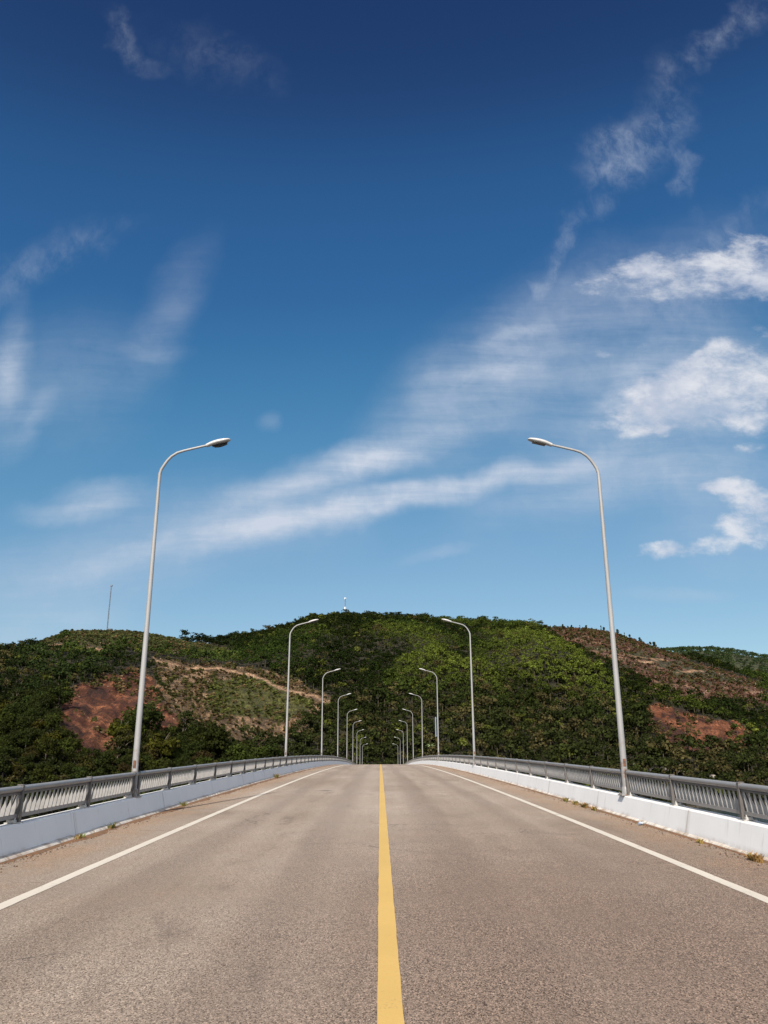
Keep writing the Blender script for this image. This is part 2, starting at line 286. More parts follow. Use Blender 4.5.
def m_pole():
    m, nt, b = mat('pole_paint', .45, .1); q = NT(nt); tc = q.n('ShaderNodeTexCoord').outputs['Object']; g = q.n('ShaderNodeNewGeometry').outputs['Position']
    s = q.n('ShaderNodeSeparateXYZ'); q.l(tc, s.inputs[0])
    n2 = q.noise(g, 6, 5, .7).outputs[0]; n1 = q.noise(q.mapping(g, (1, 1, .3)), 3, 4).outputs[0]
    c = q.mix(q.mapr(n1, .3, .7, 0, .6), (.29, .287, .285), (.22, .217, .213))
    low = q.mapr(s.outputs[2], 1.6, .15)
    rf = q.math('MULTIPLY', low, q.mapr(n2, .50, .62))
    c = q.mix(q.math('MULTIPLY', rf, .85), c, (.17, .085, .05))
    c = q.mix(q.mapr(n2, .70, .8, 0, .5), c, (.28, .19, .13))
    q.l(c, b.inputs['Base Color']); return m
def m_foliage():
    m, nt, b = mat('foliage', .8); q = NT(nt); out = [n for n in nt.nodes if n.type == 'OUTPUT_MATERIAL'][0]
    a = q.n('ShaderNodeAttribute', attribute_name='Col'); oi = q.n('ShaderNodeObjectInfo')
    hsv = q.n('ShaderNodeHueSaturation'); q.l(a.outputs['Color'], hsv.inputs['Color'])
    q.l(q.mapr(oi.outputs['Random'], 0, 1, .48, .515, 'LINEAR'), hsv.inputs['Hue']); q.l(q.mapr(oi.outputs['Random'], 0, 1, .8, 1.25, 'LINEAR'), hsv.inputs['Value'])
    q.l(hsv.outputs[0], b.inputs['Base Color']); b.inputs['Specular IOR Level'].default_value = .04
    tr = q.n('ShaderNodeBsdfTranslucent'); q.l(hsv.outputs[0], tr.inputs[0]); mx = q.n('ShaderNodeMixShader'); mx.inputs[0].default_value = .14
    q.l(b.outputs[0], mx.inputs[1]); q.l(tr.outputs[0], mx.inputs[2]); q.l(mx.outputs[0], out.inputs[0]); return m
def m_hill():
    m, nt, b = mat('hill_soil', .9); q = NT(nt); g = q.n('ShaderNodeNewGeometry').outputs['Position']
    a = q.n('ShaderNodeAttribute', attribute_name='Col').outputs['Color']
    n1 = q.noise(g, .12, 6, .7).outputs[0]; n2 = q.noise(q.mapping(g, (1.5, .8, 1)), .55, 7, .8).outputs[0]
    c = q.mix(1.0, a, q.ramp(n1, [(.3, .62), (.5, 1.0), (.7, 1.4)]), 'MULTIPLY')
    c = q.mix(1.0, c, q.ramp(n2, [(.34, .28), (.5, .95), (.64, 1.9)]), 'MULTIPLY')
    n3 = q.noise(q.mapping(g, (.9, .16, .25), (0, 0, .5)), 1.0, 6, .7).outputs[0]; n4 = q.noise(g, 2.2, 3, .7).outputs[0]
    c = q.mix(1.0, c, q.ramp(n3, [(.36, .68), (.5, 1.0), (.64, 1.3)]), 'MULTIPLY'); c = q.mix(1.0, c, q.ramp(n4, [(.38, .5), (.52, 1.0), (.62, 1.8)]), 'MULTIPLY')
    q.l(c, b.inputs['Base Color']); q.l(q.bump(q.math('ADD', n2, n1), 1.0, 1.2), b.inputs['Normal']); return m
def m_water():
    m, nt, b = mat('water', .08, 0, (.012, .030, .036)); q = NT(nt); g = q.n('ShaderNodeNewGeometry').outputs['Position']
    b.inputs['Specular IOR Level'].default_value = .5
    n = q.noise(q.mapping(g, (1, .6, 1)), .9, 4, .6).outputs[0]; n2 = q.noise(g, .07, 3).outputs[0]
    q.l(q.bump(q.math('ADD', n, n2), .6, .5), b.inputs['Normal']); return m
def m_vary(name, c1, c2, scale=6, rough=.8):
    m, nt, b = mat(name, rough); q = NT(nt); g = q.n('ShaderNodeNewGeometry').outputs['Position']
    n = q.noise(g, scale, 5, .65).outputs[0]; q.l(q.mix(q.mapr(n, .35, .65), c1, c2), b.inputs['Base Color']); q.l(q.bump(n, .5, .02), b.inputs['Normal']); return m
M = dict(asphalt=m_asphalt(), white=m_paint_line('white_line_paint', (.56, .51, .43), .055), yellow=m_paint_line('yellow_line_paint', (.53, .350, .108), .0),
    wall=m_concrete('painted_concrete', (.80, .79, .77)), kerb=m_concrete('kerb_paint', (.66, .62, .55), (.20, .115, .06), .44), deck=m_concrete('deck_concrete', (.42, .41, .39), rust=False),
    rail=m_metal_paint('rail_paint', (.30, .29, .28), .02, .36, .3), post=m_metal_paint('post_paint', (.145, .135, .128), .05, .45, .3), pole=m_pole(),
    head=m_metal_paint('lamp_housing', (.52, .51, .50), -.05), lens=m_vary('lamp_glass', (.035, .035, .035), (.06, .06, .055), 20, .15),
    rust=m_vary('rusted_steel', (.16, .07, .035), (.08, .05, .04), 18), leaf=m_foliage(), hill=m_hill(), water=m_water(),
    bark=m_vary('bark', (.16, .13, .10), (.09, .07, .05), 2.0), palebark=m_vary('pale_bark', (.17, .14, .11), (.10, .08, .06), 2.0),
    dirt=m_vary('kerb_dirt', (.20, .095, .045), (.13, .085, .05), 9, .95), mast=m_vary('mast_steel', (.16, .18, .21), (.11, .13, .15), 1.0, .5),
    mastwhite=m_vary('mast_white_paint', (.75, .75, .75), (.6, .6, .6), 1.0, .5), rock=m_vary('pale_rock', (.34, .31, .27), (.22, .19, .16), .8),
    hut=m_vary('hut_wall', (.10, .11, .13), (.07, .08, .09), .5), litter=m_vary('litter_plastic', (.05, .10, .20), (.55, .57, .60), 30, .4), banner=m_vary('banner_sheet', (.16, .20, .24), (.12, .15, .19), 1.2, .5))

# ---------------------------------------------------------------- bridge profile and its structures
G0, IR = 0.04223, 1 / 4079.6
def zr(y): return G0 * y - y * y * IR / 2
Y0, Y1 = -24.0, 318.0
def ysteps(a, b, d): return list(np.linspace(a, b, max(2, int(round((b - a) / d)) + 1)))
def strip(name, m, xl, xr, y0, y1, lift, step=1.5, wob=0.0):
    mb = MB(); ys = ysteps(y0, y1, step); vs = []
    for i, y in enumerate(ys):
        w = (random.random() - .5) * wob; w2 = (random.random() - .5) * wob
        vs += [(xl + w, y, zr(y) + lift), (xr + w2, y, zr(y) + lift)]
    mb.add(vs, [(2 * i, 2 * i + 1, 2 * i + 3, 2 * i + 2) for i in range(len(ys) - 1)])
    return build(mb, name, m)
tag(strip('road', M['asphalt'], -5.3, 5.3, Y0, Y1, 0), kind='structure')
for (xa, xb, mm) in ((-3.90, -3.75, 'white'), (3.88, 4.03, 'white'), (-.040, .118, 'yellow')):
    tag(strip('road_marking', M[mm], xa, xb, Y0, Y1, .004, .25, .006), kind='structure')
def sweep(prof, ys):
    mb = MB(); n = len(prof); vs = []
    for y in ys: vs += [(x, y, z + zr(y)) for x, z in prof]
    fs = [(i * n + k, i * n + (k + 1) % n, (i + 1) * n + (k + 1) % n, (i + 1) * n + k) for i in range(len(ys) - 1) for k in range(n)]
    fs += [tuple(range(n)), tuple((len(ys) - 1) * n + k for k in range(n))]
    mb.add(vs, fs); return mb
PX, PT = 5.364, .421
tag(build(sweep([(-5.95, -.02), (5.95, -.02), (5.95, -.35), (4.2, -.5), (3.6, -1.7), (-3.6, -1.7), (-4.2, -.5), (-5.95, -.35)], ysteps(Y0, Y1, 6)), 'bridge_deck', M['deck']), kind='structure')
for y in (35, 95, 155, 215, 275):
    mb = MB(); mb.box((0, y, zr(y) - 2.3), (7.4, 1.6, 1.2)); mb.tube([(-2.6, y, -16), (-2.6, y, zr(y) - 2.9)], .75, 16); mb.tube([(2.6, y, -16), (2.6, y, zr(y) - 2.9)], .75, 16)
    tag(build(mb, 'bridge_pier', M['deck']), kind='structure')
for s in (-1, 1):
    side = 'left' if s < 0 else 'right'
    # kerb: low rounded upstand broken into cast lengths
    mb = MB(); y = Y0
    while y < Y1:
        L = random.choice([1.0, 1.0, 2.0, .8]); g = .012 if random.random() < .8 else .12
        j = (random.random() - .5) * .016; hh = .085 + (random.random() - .5) * .02
        prof = [(5.178 + j, -.01), (5.184 + j, .018), (5.205 + j, hh * .5), (5.235 + j, hh * .72), (5.30, hh * .8), (5.30, -.01)]
        if s > 0: prof = [(x + .05 if x < 5.3 else x, z * .7) for x, z in prof]
        k = sweep([(s * x, z) for x, z in prof], ysteps(y, min(y + L - g, Y1), 1.0)); mb.add(k.v, k.f); y += L
    tag(build(mb, 'kerb', M['kerb']), kind='structure')
    prof = [(5.272, -.02), (5.276, .03), (PX, PT - .015), (PX + .015, PT), (5.61, PT), (5.63, PT - .02), (5.63, -.02)]
    w = build(sweep([(s * x, z) for x, z in prof], ysteps(Y0, Y1, 3)), 'parapet_wall', M['wall'])
    tag(w, ('low painted concrete parapet wall in bluish shade along the left road edge' if s < 0 else 'low bright white sunlit concrete parapet wall along the right road edge'), 'parapet wall', 'bridge parapet walls')

# ---------------------------------------------------------------- railings
D0, SP = 19.51, 30.85; PITCH = SP / 10
RX = 5.47
LAMP_Y = [D0 + k * SP for k in range(9)]
post_y = []
k = int((Y0 - D0) / PITCH) + 1
while D0 + k * PITCH < Y1 - 1:
    y = D0 + k * PITCH
    post_y += [y - .17, y + .17] if k % 10 == 0 else [y]
    k += 1
def baluster_prof(s):
    p = [(.012, .553), (.000, .63), (-.010, .72), (-.014, .86), (.002, .86), (.008, .80), (.026, .73), (.058, .66), (.092, .595), (.104, .553)]
    return [(s * x, z) for x, z in p]
def build_railing(s):
    side = 'left' if s < 0 else 'right'
    root = thing('railing', ('grey metal bridge railing with shaded bars on top of the left parapet' if s < 0 else 'pale grey metal bridge railing with sunlit curved bars on the right parapet'), 'railing', (s * RX, D0, zr(D0)), 'bridge railings')
    ox, oy, oz = s * RX, D0, zr(D0)
    def P(x, y, z): return (s * x, y - oy, z + zr(y) - oz)
    ys = ysteps(Y0, Y1, 1.5)
    mb = MB(); mb.tube([P(0, y, .914) for y in ys], .047, 14); build(mb, 'top_rail', M['rail'], root)
    def bar(name, x0, x1, z0, z1, m_=M['rail']):
        mb = sweep([(s * x0, z0), (s * x1, z0), (s * x1, z1), (s * x0, z1)], ys); mb.v = [(a, b - oy, c - oz) for a, b, c in mb.v]; build(mb, name, m_, root)
    bar('upper_strip', -.020, .020, .835, .865, M['post']); bar('lower_rail', .000, .112, .500, .556, M['rail'])
    # post: front flange, bowed web, rear flange, cap and foot block
    pm = MB(); web = [(-.030, .44), (-.034, .70), (-.030, .93), (.03, .93), (.06, .80), (.10, .66), (.125, .56), (.13, .44)]
    pm.prism([(s * x, z) for x, z in web], -.012, .012)
    pm.prism([(s * x, z) for x, z in [(-.046, .44), (-.050, .70), (-.046, .955), (-.030, .965), (-.030, .93), (-.034, .70), (-.030, .44)]], -.034, .034)
    pm.prism([(s * x, z) for x, z in [(.03, .93), (.06, .80), (.10, .66), (.125, .56), (.13, .44), (.145, .44), (.14, .57), (.114, .67), (.074, .81), (.044, .94)]], -.034, .034)
    pm.prism([(s * x, z) for x, z in [(-.050, .962), (.050, .962), (.040, .976), (-.040, .976)]], -.036, .036)
    pme = pm.mesh('post', M['post'])
    fm = MB(); fm.box((s * .035, -.085, .450), (.11, .07, .06), .012); fm.box((s * .045, 0, .428), (.20, .24, .014)); fm.tube([(s * .0, -.085, .47), (s * .0, -.085, .505)], .012, 8)
    fme = fm.mesh('post_foot', M['deck'])
    for y in post_y:
        o = link('post', pme, root, (0, y - oy, zr(y) - oz)); f = link('post_foot', fme, o)
    bm_ = MB(); bm_.prism(baluster_prof(s), -.013, .013); bme = bm_.mesh('baluster', M['rail'])
    bys = []; pys = sorted(post_y)
    for a, b in zip(pys[:-1], pys[1:]):
        n = int((b - a - .06) / .172)
        if n >= 1: bys += [a + (i + 1) * (b - a) / (n + 1) for i in range(n)] if n < 3 else list(np.linspace(a + .10, b - .10, n))
    seen = [y for y in bys if y > 11.8][:100]; rest = [y for y in bys if y not in set(seen)]
    for y in seen: link('baluster', bme, root, (0, y - oy, zr(y) - oz))
    allb = MB(); pr = baluster_prof(s); n = len(pr)
    for y in rest:
        allb.add([(x, y - oy - .013, z + zr(y) - oz) for x, z in pr] + [(x, y - oy + .013, z + zr(y) - oz) for x, z in pr],
                 [tuple(range(n)), tuple(range(2 * n - 1, n - 1, -1))] + [(i, i + n, (i + 1) % n + n, (i + 1) % n) for i in range(n)])
    o = build(allb, 'baluster', M['rail'], root); o['kind'] = 'stuff'
for s in (-1, 1): build_railing(s)

# ---------------------------------------------------------------- street lamps
XL, HT = 5.45, 8.95          # pole axis, head tip above the road
def lamp_meshes(s):
    i = -s                    # the arm reaches towards the road
    b = PT
    pm = MB()
    prof = [(0, 0), (0, 1.0), (0, 2.5), (0, 4.5), (0, 6.4), (0, 7.45)]
    bend = [(.004, 7.63), (.035, 7.75), (.10, 7.87), (.17, 7.985), (.26, 8.09), (.40, 8.19), (.56, 8.245), (.84, 8.318), (1.15, 8.395)]
    pts = [(x * i, 0, z) for x, z in prof + bend]
    rad = [.074, .070, .062, .053, .045, .040] + [.039, .038, .037, .036, .035, .033, .031, .030, .029]
    pm.tube(pts, rad, 14)
    ends = pts[-1]
    base = MB(); base.box((0, 0, .012), (.30, .34, .024)); base.tube([(0, 0, .02), (0, 0, .16), (0, 0, .19)], [.098, .098, .08], 14)
    for a in (-1, 1):
        for c in (-1, 1): base.tube([(a * .11, c * .13, .02), (a * .11, c * .13, .07)], .016, 8)
    hatch = MB(); hatch.prism([(-.028, .62), (.028, .62), (.028, .78), (-.028, .78)], -.081, -.066)
    # head: lofted housing, axis runs from arm end to the tip
    ax = Vector((i * .53, 0, .135)).normalized(); up = Vector((-ax.z * i, 0, abs(ax.x))).normalized(); e0 = Vector(ends) - ax * .04
    secs = [(0, .044, .040), (.04, .054, .052), (.10, .070, .064), (.20, .096, .080), (.33, .112, .084), (.47, .108, .072), (.58, .084, .048), (.625, .040, .020)]
    hm = MB(); vs = []; fs = []; K = 11
    for a, w, h in secs:
        for k in range(K):
            an = math.pi * k / (K - 1); vs.append(e0 + ax * a + Vector((0, 1, 0)) * (math.cos(an) * w) + up * (math.sin(an) * h))
        for k in range(3):
            t = (k + 1) / 4; vs.append(e0 + ax * a + Vector((0, 1, 0)) * (-w + 2 * w * t) - up * (.030 if a > .04 else .04) * (1.0 if a < .56 else .4))
    n = K + 3
    for j in range(len(secs) - 1):
        for k in range(n): fs.append((j * n + k, j * n + (k + 1) % n, (j + 1) * n + (k + 1) % n, (j + 1) * n + k))
    hm.add(vs, fs, True); hm.add(vs[:n], [tuple(range(n))]); hm.add(vs[-n:], [tuple(range(n - 1, -1, -1))])
    lm = MB()
    if s < 0:   # bowl refractor hanging under the housing
        vs = []; fs = []
        for r_, q_ in ((1, 0), (.97, .4), (.82, .72), (.5, .94), (.12, 1.0)):
            for k in range(9):
                an = 2 * math.pi * k / 16; vs.append(e0 + ax * (.35 + .225 * r_ * math.cos(an)) + Vector((0, .098 * r_ * math.sin(an), 0)) - up * (.030 + .088 * q_))
        for j in range(4):
            for k in range(9): fs.append((j * 16 + k, j * 16 + (k + 1) % 16, (j + 1) * 16 + (k + 1) % 16, (j + 1) * 16 + k))
        lm.add(vs, fs, True); lm.add(vs[-16:], [tuple(range(16))])
    else:       # flat glass
        c = [e0 + ax * a + Vector((0, y, 0)) - up * d for d in (.032, .046) for a, y in ((.17, -.085), (.50, -.085), (.50, .085), (.17, .085))]
        lm.add(c, [(0, 1, 2, 3), (7, 6, 5, 4), (0, 4, 5, 1), (1, 5, 6, 2), (2, 6, 7, 3), (3, 7, 4, 0)])
    return (pm.mesh('pole', M['pole']), base.mesh('base_plate', M['pole']), hatch.mesh('access_hatch', M['rust']), hm.mesh('lamp_head', M['head']), lm.mesh('lens', M['lens']))
ORD = ['nearest', 'second', 'third', 'fourth', 'fifth', 'sixth', 'seventh', 'eighth', 'farthest']
for s in (-1, 1):
    side = 'left' if s < 0 else 'right'
    pm, bm2, ht, hm, lm = lamp_meshes(s)
    for k, y in enumerate(LAMP_Y):
        if s < 0:
            lab = 'nearest grey curved-arm street lamp on the left railing, with a bowl lamp and rusty foot' if k == 0 else f'{ORD[k]} curved-arm street lamp from the camera in the row along the left railing'
        else:
            lab = 'nearest grey curved-arm street lamp on the right railing, with a flat lamp head' if k == 0 else f'{ORD[k]} curved-arm street lamp from the camera in the row along the right railing'
        if k == 8: lab = f'farthest and smallest curved-arm street lamp of the row along the {side} railing'
        t = thing('street_lamp', lab, 'street lamp', (s * XL - (.05 if s < 0 else 0), y, zr(y) + PT), 'street lamps along the bridge')
        t.rotation_euler = (R(random.uniform(-.35, .35)), R(random.uniform(-.25, .25)), R(random.uniform(-2.5, 2.5))) if k else (0, 0, 0)
        link('pole', pm, t); link('base_plate', bm2, t); link('access_hatch', ht, t)
        h = link('lamp_head', hm, t); link('lens', lm, h)
# narrow banner fixed behind the third lamp post on the right
y = LAMP_Y[2]
mb = MB(); mb.box((0, 0, 0), (.11, .05, 1.8), .01); mb.box((.10, 0, .8), (.14, .03, .03)); mb.box((.10, 0, -.8), (.14, .03, .03))
tag(build(mb, 'pole_banner', M['banner'], None, (XL - .205, y + .03, zr(y) + PT + 3.1)), 'narrow grey blue panel fixed to the third lamp post on the right railing', 'panel')

# ---------------------------------------------------------------- kerbside dirt, weeds, litter
for s in (-1, 1):
    for _ in (0,):
        mb = MB(); ys = np.arange(6, 95, .12); vs = []; fs = []
        for i, y in enumerate(ys):
            w = (.13 if s < 0 else .07) * (fbm(y * .9, y * 0 + s, 3, 3) * 1.6 - .25) + .035 * vnoise(y * 7, 0 * y, 9) - .02
            w = max(float(w), .002)
            w = w * 1.7 + .03 if s < 0 else w * 1.4 + .008
            vs += [(s * 5.192, y, zr(y) + .018), (s * (5.185 - w * .5), y, zr(y) + .004 + min(.012, w * .1)), (s * (5.185 - w), y, zr(y) + .002)]
        for i in range(len(ys) - 1):
            a = 3 * i; fs += [(a, a + 1, a + 4, a + 3), (a + 1, a + 2, a + 5, a + 4)]
        mb.add(vs, fs); tag(build(mb, 'dirt', M['dirt']), kind='stuff')
def weed(x, y, size, n, dry, label):
    V = []; C = []
    for _ in range(n):
        a = random.uniform(0, 2 * math.pi); r = random.random() ** .6 * size * .55; bx, by = r * math.cos(a) * .45, r * math.sin(a) * 2.6
        h = size * random.uniform(.2, .75); le = random.uniform(.2, 1.0) * h; dx, dy = le * math.cos(a + random.uniform(-1, 1)), le * math.sin(a + random.uniform(-1, 1))
        w = random.uniform(.006, .014); px_, py_ = -math.sin(a) * w, math.cos(a) * w
        m1 = (bx + dx * .4, by + dy * .4, h * .65)
        V.append([(bx - px_, by - py_, -.01), (bx + px_, by + py_, -.01), (m1[0] + px_ * .8, m1[1] + py_ * .8, m1[2]), (m1[0] - px_ * .8, m1[1] - py_ * .8, m1[2])])
        V.append([(m1[0] - px_ * .8, m1[1] - py_ * .8, m1[2]), (m1[0] + px_ * .8, m1[1] + py_ * .8, m1[2]), (bx + dx + px_ * .2, by + dy + py_ * .2, h), (bx + dx - px_ * .2, by + dy - py_ * .2, h)])
        c = (.30, .19, .07) if random.random() < dry else (.10, .12, .03)
        k = random.uniform(.7, 1.3); C += [[q * k for q in c]] * 2
    me = quads_mesh('weed_tuft', np.array(V), np.array(C), M['leaf'])
    tag(link('weed_tuft', me, None, (x, y, zr(y) + .003)), label, 'weeds', 'weed tufts along the kerbs')
for a in ((5.08, 12.2, .15, 170, .85, 'largest dry brown weed tuft at the foot of the right parapet, nearest the camera'),
          (5.10, 14.3, .10, 40, .9, 'tiny dry weed tuft at the right kerb just beyond the largest tuft'),
          (5.06, 21.0, .14, 90, .7, 'dry weed tuft by the right kerb just beyond the nearest lamp post'),
          (5.06, 21.9, .18, 130, .55, 'bushiest greenish weed tuft by the right kerb beyond the nearest lamp post'),
          (5.06, 22.9, .15, 100, .7, 'tan weed tuft in the middle of the cluster at the right kerb'),
          (5.08, 24.2, .15, 100, .6, 'farthest weed tuft of the cluster at the right kerb'),
          (-5.13, 15.2, .14, 45, .5, 'thin weed tuft in a gap of the left kerb nearest the camera'),
          (-5.14, 17.0, .16, 50, .4, 'thin upright weed tuft against the shaded left wall before the nearest lamp post'),
          (-5.14, 23.0, .16, 50, .6, 'dry weed tuft at the left kerb beyond the nearest lamp post'),
          (-5.12, 43.0, .30, 90, .5, 'far weed tuft at the left kerb before the second lamp post')): weed(*a)
V = []
for _ in range(2600):
    sgn = -1 if random.random() < .6 else 1; y = 8 + 42 * random.random() ** 1.4; x = sgn * (5.16 - abs(random.gauss(0, .14))); k = random.choice((.5, .7, 1, 1, 1.4)) * .011
    z = zr(y) + .002; a = random.uniform(0, 6.28); p = [(x + k * math.cos(a + j * 1.57) * random.uniform(.7, 1.3), y + k * math.sin(a + j * 1.57) * random.uniform(.7, 1.3), z) for j in range(4)]; tp_ = [(x + (u[0] - x) * .5, y + (u[1] - y) * .5, z + k * random.uniform(.5, 1.1)) for u in p]
    V += [tp_] + [[p[j], p[(j + 1) % 4], tp_[(j + 1) % 4], tp_[j]] for j in range(4)]
Cg = np.repeat(np.array([random.choice(((.20, .13, .08), (.13, .10, .08), (.30, .25, .20), (.10, .06, .03))) for _ in range(2600)]), 5, axis=0)
tag(link('gravel', quads_mesh('gravel', np.array(V), Cg, M['leaf'])), kind='stuff')
# crumpled bag
mb = MB(); vs = []; fs = []
for j in range(7):
    for k in range(12):
        ph = math.pi * j / 6; an = 2 * math.pi * k / 12; r = .038 * (.6 + .8 * vnoise(np.array(k * 1.3 + 5), np.array(j * 1.7), 4))
        vs.append((r * 1.6 * math.sin(ph) * math.cos(an), r * 1.3 * math.sin(ph) * math.sin(an), .03 + .8 * r * math.cos(ph)))
for j in range(6):
    for k in range(12): fs.append((j * 12 + k, j * 12 + (k + 1) % 12, (j + 1) * 12 + (k + 1) % 12, (j + 1) * 12 + k))
mb.add(vs, fs); tag(build(mb, 'crumpled_bag', M['litter'], None, (5.07, 17.3, zr(17.3) + .002)), 'small crumpled blue and white plastic bag lying against the right kerb', 'litter')

# ---------------------------------------------------------------- hill, water
def inpoly(X, Y, poly):
    inside = np.zeros(X.shape, bool); n = len(poly)
    for i in range(n):
        x1, y1 = poly[i]; x2, y2 = poly[(i + 1) % n]
        c = ((y1 > Y) != (y2 > Y)) & (X < (x2 - x1) * (Y - y1) / (y2 - y1 + 1e-9) + x1); inside ^= c
    return inside
def linedist(X, Y, pts):
    d = np.full(X.shape, 1e9)
    for (x1, y1), (x2, y2) in zip(pts[:-1], pts[1:]):
        ex, ey = x2 - x1, y2 - y1; t = np.clip(((X - x1) * ex + (Y - y1) * ey) / (ex * ex + ey * ey), 0, 1)
        d = np.minimum(d, np.hypot(X - x1 - t * ex, Y - y1 - t * ey))
    return d
def zones(X, Y):
    wx = X + 14 * (fbm(X / 18, Y / 18, 41, 3) - .5); wy = Y + 22 * (fbm(X / 18, Y / 18, 57, 3) - .5)
    z = {k: inpoly(wx, wy, p) for k, p in ZONES.items()}
    t = wx / wy; fr = (Y - np.interp(X / Y, FOOT_T, FOOT_Y)) / (np.interp(X / Y, RIDGE_YT, RIDGE_YV) - np.interp(X / Y, FOOT_T, FOOT_Y))
    z['top_a'] = z['top_a'] | ((t > -.43) & (t < -.235) & (fr > .76)); z['cut_b'] = z['cut_b'] | ((t > .17) & (t < .37) & (fr > np.interp(t, [.17, .20, .25, .36], [.98, .90, .80, .72])))
    return z
def tracks(X, Y):
    wx = X + 3 * (fbm(X / 9, Y / 9, 61, 2) - .5); wy = Y + 6 * (fbm(X / 9, Y / 9, 67, 2) - .5)
    return np.min([linedist(wx, wy, p) for p in TRACKS.values()], axis=0)
tv = np.concatenate([np.linspace(-1.5, -.6, 50)[:-1], np.linspace(-.6, .6, 420), np.linspace(.6, 1.5, 50)[1:]])
yv = np.concatenate([np.linspace(90, 190, 14)[:-1], np.linspace(190, 780, 260), np.linspace(780, 1400, 40)[1:]])
T, Yg = np.meshgrid(tv, yv); Xg = T * Yg; Zg = terrain(Xg, Yg)
def terrain_colour(X, Y, Z):
    z = zones(X, Y); td = tracks(X, Y); n = fbm(X / 25, Y / 25, 71, 4); n2 = fbm(X / 7, Y / 7, 73, 3)
    c = np.empty(X.shape + (3,)); c[:] = (.022, .020, .010)
    def put(mask, col, var=.5):
        k = (1 + var * (n2 - .5) * 2)[..., None]; c[mask] = (np.array(col) * k)[mask]
    put(z['top_a'], (.042, .036, .014)); put(z['top_a'] & (n > .55), (.065, .044, .022))
    put(z['cut_a'], (.088, .056, .028)); put(z['cut_a'] & (n2 > .56), (.16, .10, .055)); put(z['grass_a'], (.056, .054, .013))
    put(z['cut_b'], (.078, .037, .021)); put(z['cut_b'] & (n2 > .60), (.125, .070, .042)); put(z['cut_b'] & (n < .42), (.043, .038, .016))
    for k in ('earth_a', 'earth_b'):
        put(z[k], (.068, .0215, .0085) if k == 'earth_a' else (.118, .039, .015)); put(z[k] & (n2 > .58), (.132, .049, .022)); put(z[k] & (n2 < .42), (.050, .018, .009))
    k = (td < 2.1) & (n > .33); c[k] = (.21, .12, .066); k = (td < 1.3) & (n > .40); c[k] = (.33, .21, .125)
    c[Z < -8.8] = (.16, .12, .08)
    return c
def grid_mesh(name, X, Y, Z, Cc, m):
    ny, nx = X.shape; me = bpy.data.meshes.new(name); n = nx * ny
    co = np.stack([X, Y, Z], -1).reshape(-1, 3); me.vertices.add(n); me.vertices.foreach_set('co', co.astype(np.float32).ravel())
    a = np.arange((ny - 1) * (nx - 1)); i = a // (nx - 1) * nx + a % (nx - 1); q = np.stack([i, i + 1, i + nx + 1, i + nx], -1).astype(np.int32)
    me.loops.add(q.size); me.loops.foreach_set('vertex_index', q.ravel()); me.polygons.add(len(q)); me.polygons.foreach_set('loop_start', np.arange(0, q.size, 4, dtype=np.int32))
    me.update(calc_edges=True); me.polygons.foreach_set('use_smooth', [True] * len(q))
    at = me.attributes.new('Col', 'FLOAT_COLOR', 'POINT'); c4 = np.ones((n, 4), np.float32); c4[:, :3] = Cc.reshape(-1, 3); at.data.foreach_set('color', c4.ravel())
    me.materials.append(m); return me
_z = zones(Xg, Yg); _e = (_z['earth_a'] | _z['earth_b']).astype(float)
Zr_ = Zg + _e * (3.4 * (np.abs(fbm(Xg / 7 + Yg / 30, Yg / 42, 171, 3) - .5) * 2 - .4) + 1.6 * (fbm(Xg / 4, Yg / 6, 177, 3) - .5)) + (_z['cut_a'] | _z['cut_b']) * 1.6 * (fbm(Xg / 6, Yg / 9, 181, 3) - .5)
tag(link('hill', grid_mesh('hill', Xg, Yg, Zr_, terrain_colour(Xg, Yg, Zg), M['hill'])), kind='structure')
mb = MB(); mb.add([(-2500, -1500, -9), (2500, -1500, -9), (2500, 1500, -9), (-2500, 1500, -9)], [(0, 1, 2, 3)])
tag(build(mb, 'water', M['water']), kind='structure')
# sea-bed / land sheet out to the horizon, below the water
mb = MB(); mb.add([(-9000, -6000, -22), (9000, -6000, -22), (9000, 14000, -22), (-9000, 14000, -22)], [(0, 1, 2, 3)])
gm = build(mb, 'ground', M['dirt']); tag(gm, kind='structure')
# farther hill behind the right shoulder
def far_hill(X, Y):
    ridge = np.interp(X / Y, FAR_T, FAR_W) * 1120 + 1.6
    s = np.clip((Y - 760) / 360, 0, 1); z = -25 + (ridge + 25) * (1 - (1 - s) ** 1.6)
    z = z - np.clip(Y - 1120, 0, None) * .3 + 8 * (fbm(X / 60, Y / 60, 91, 3) - .5) * np.clip(4 * s * (1 - s), 0, 1)
    return z
T2, Y2 = np.meshgrid(np.linspace(.12, 1.0, 150), np.linspace(760, 1400, 90)); X2 = T2 * Y2; Z2 = far_hill(X2, Y2)
tag(link('distant_hill', grid_mesh('distant_hill', X2, Y2, Z2, np.tile(np.array([.040, .045, .020]), X2.shape + (1,)), M['hill'])), kind='structure')

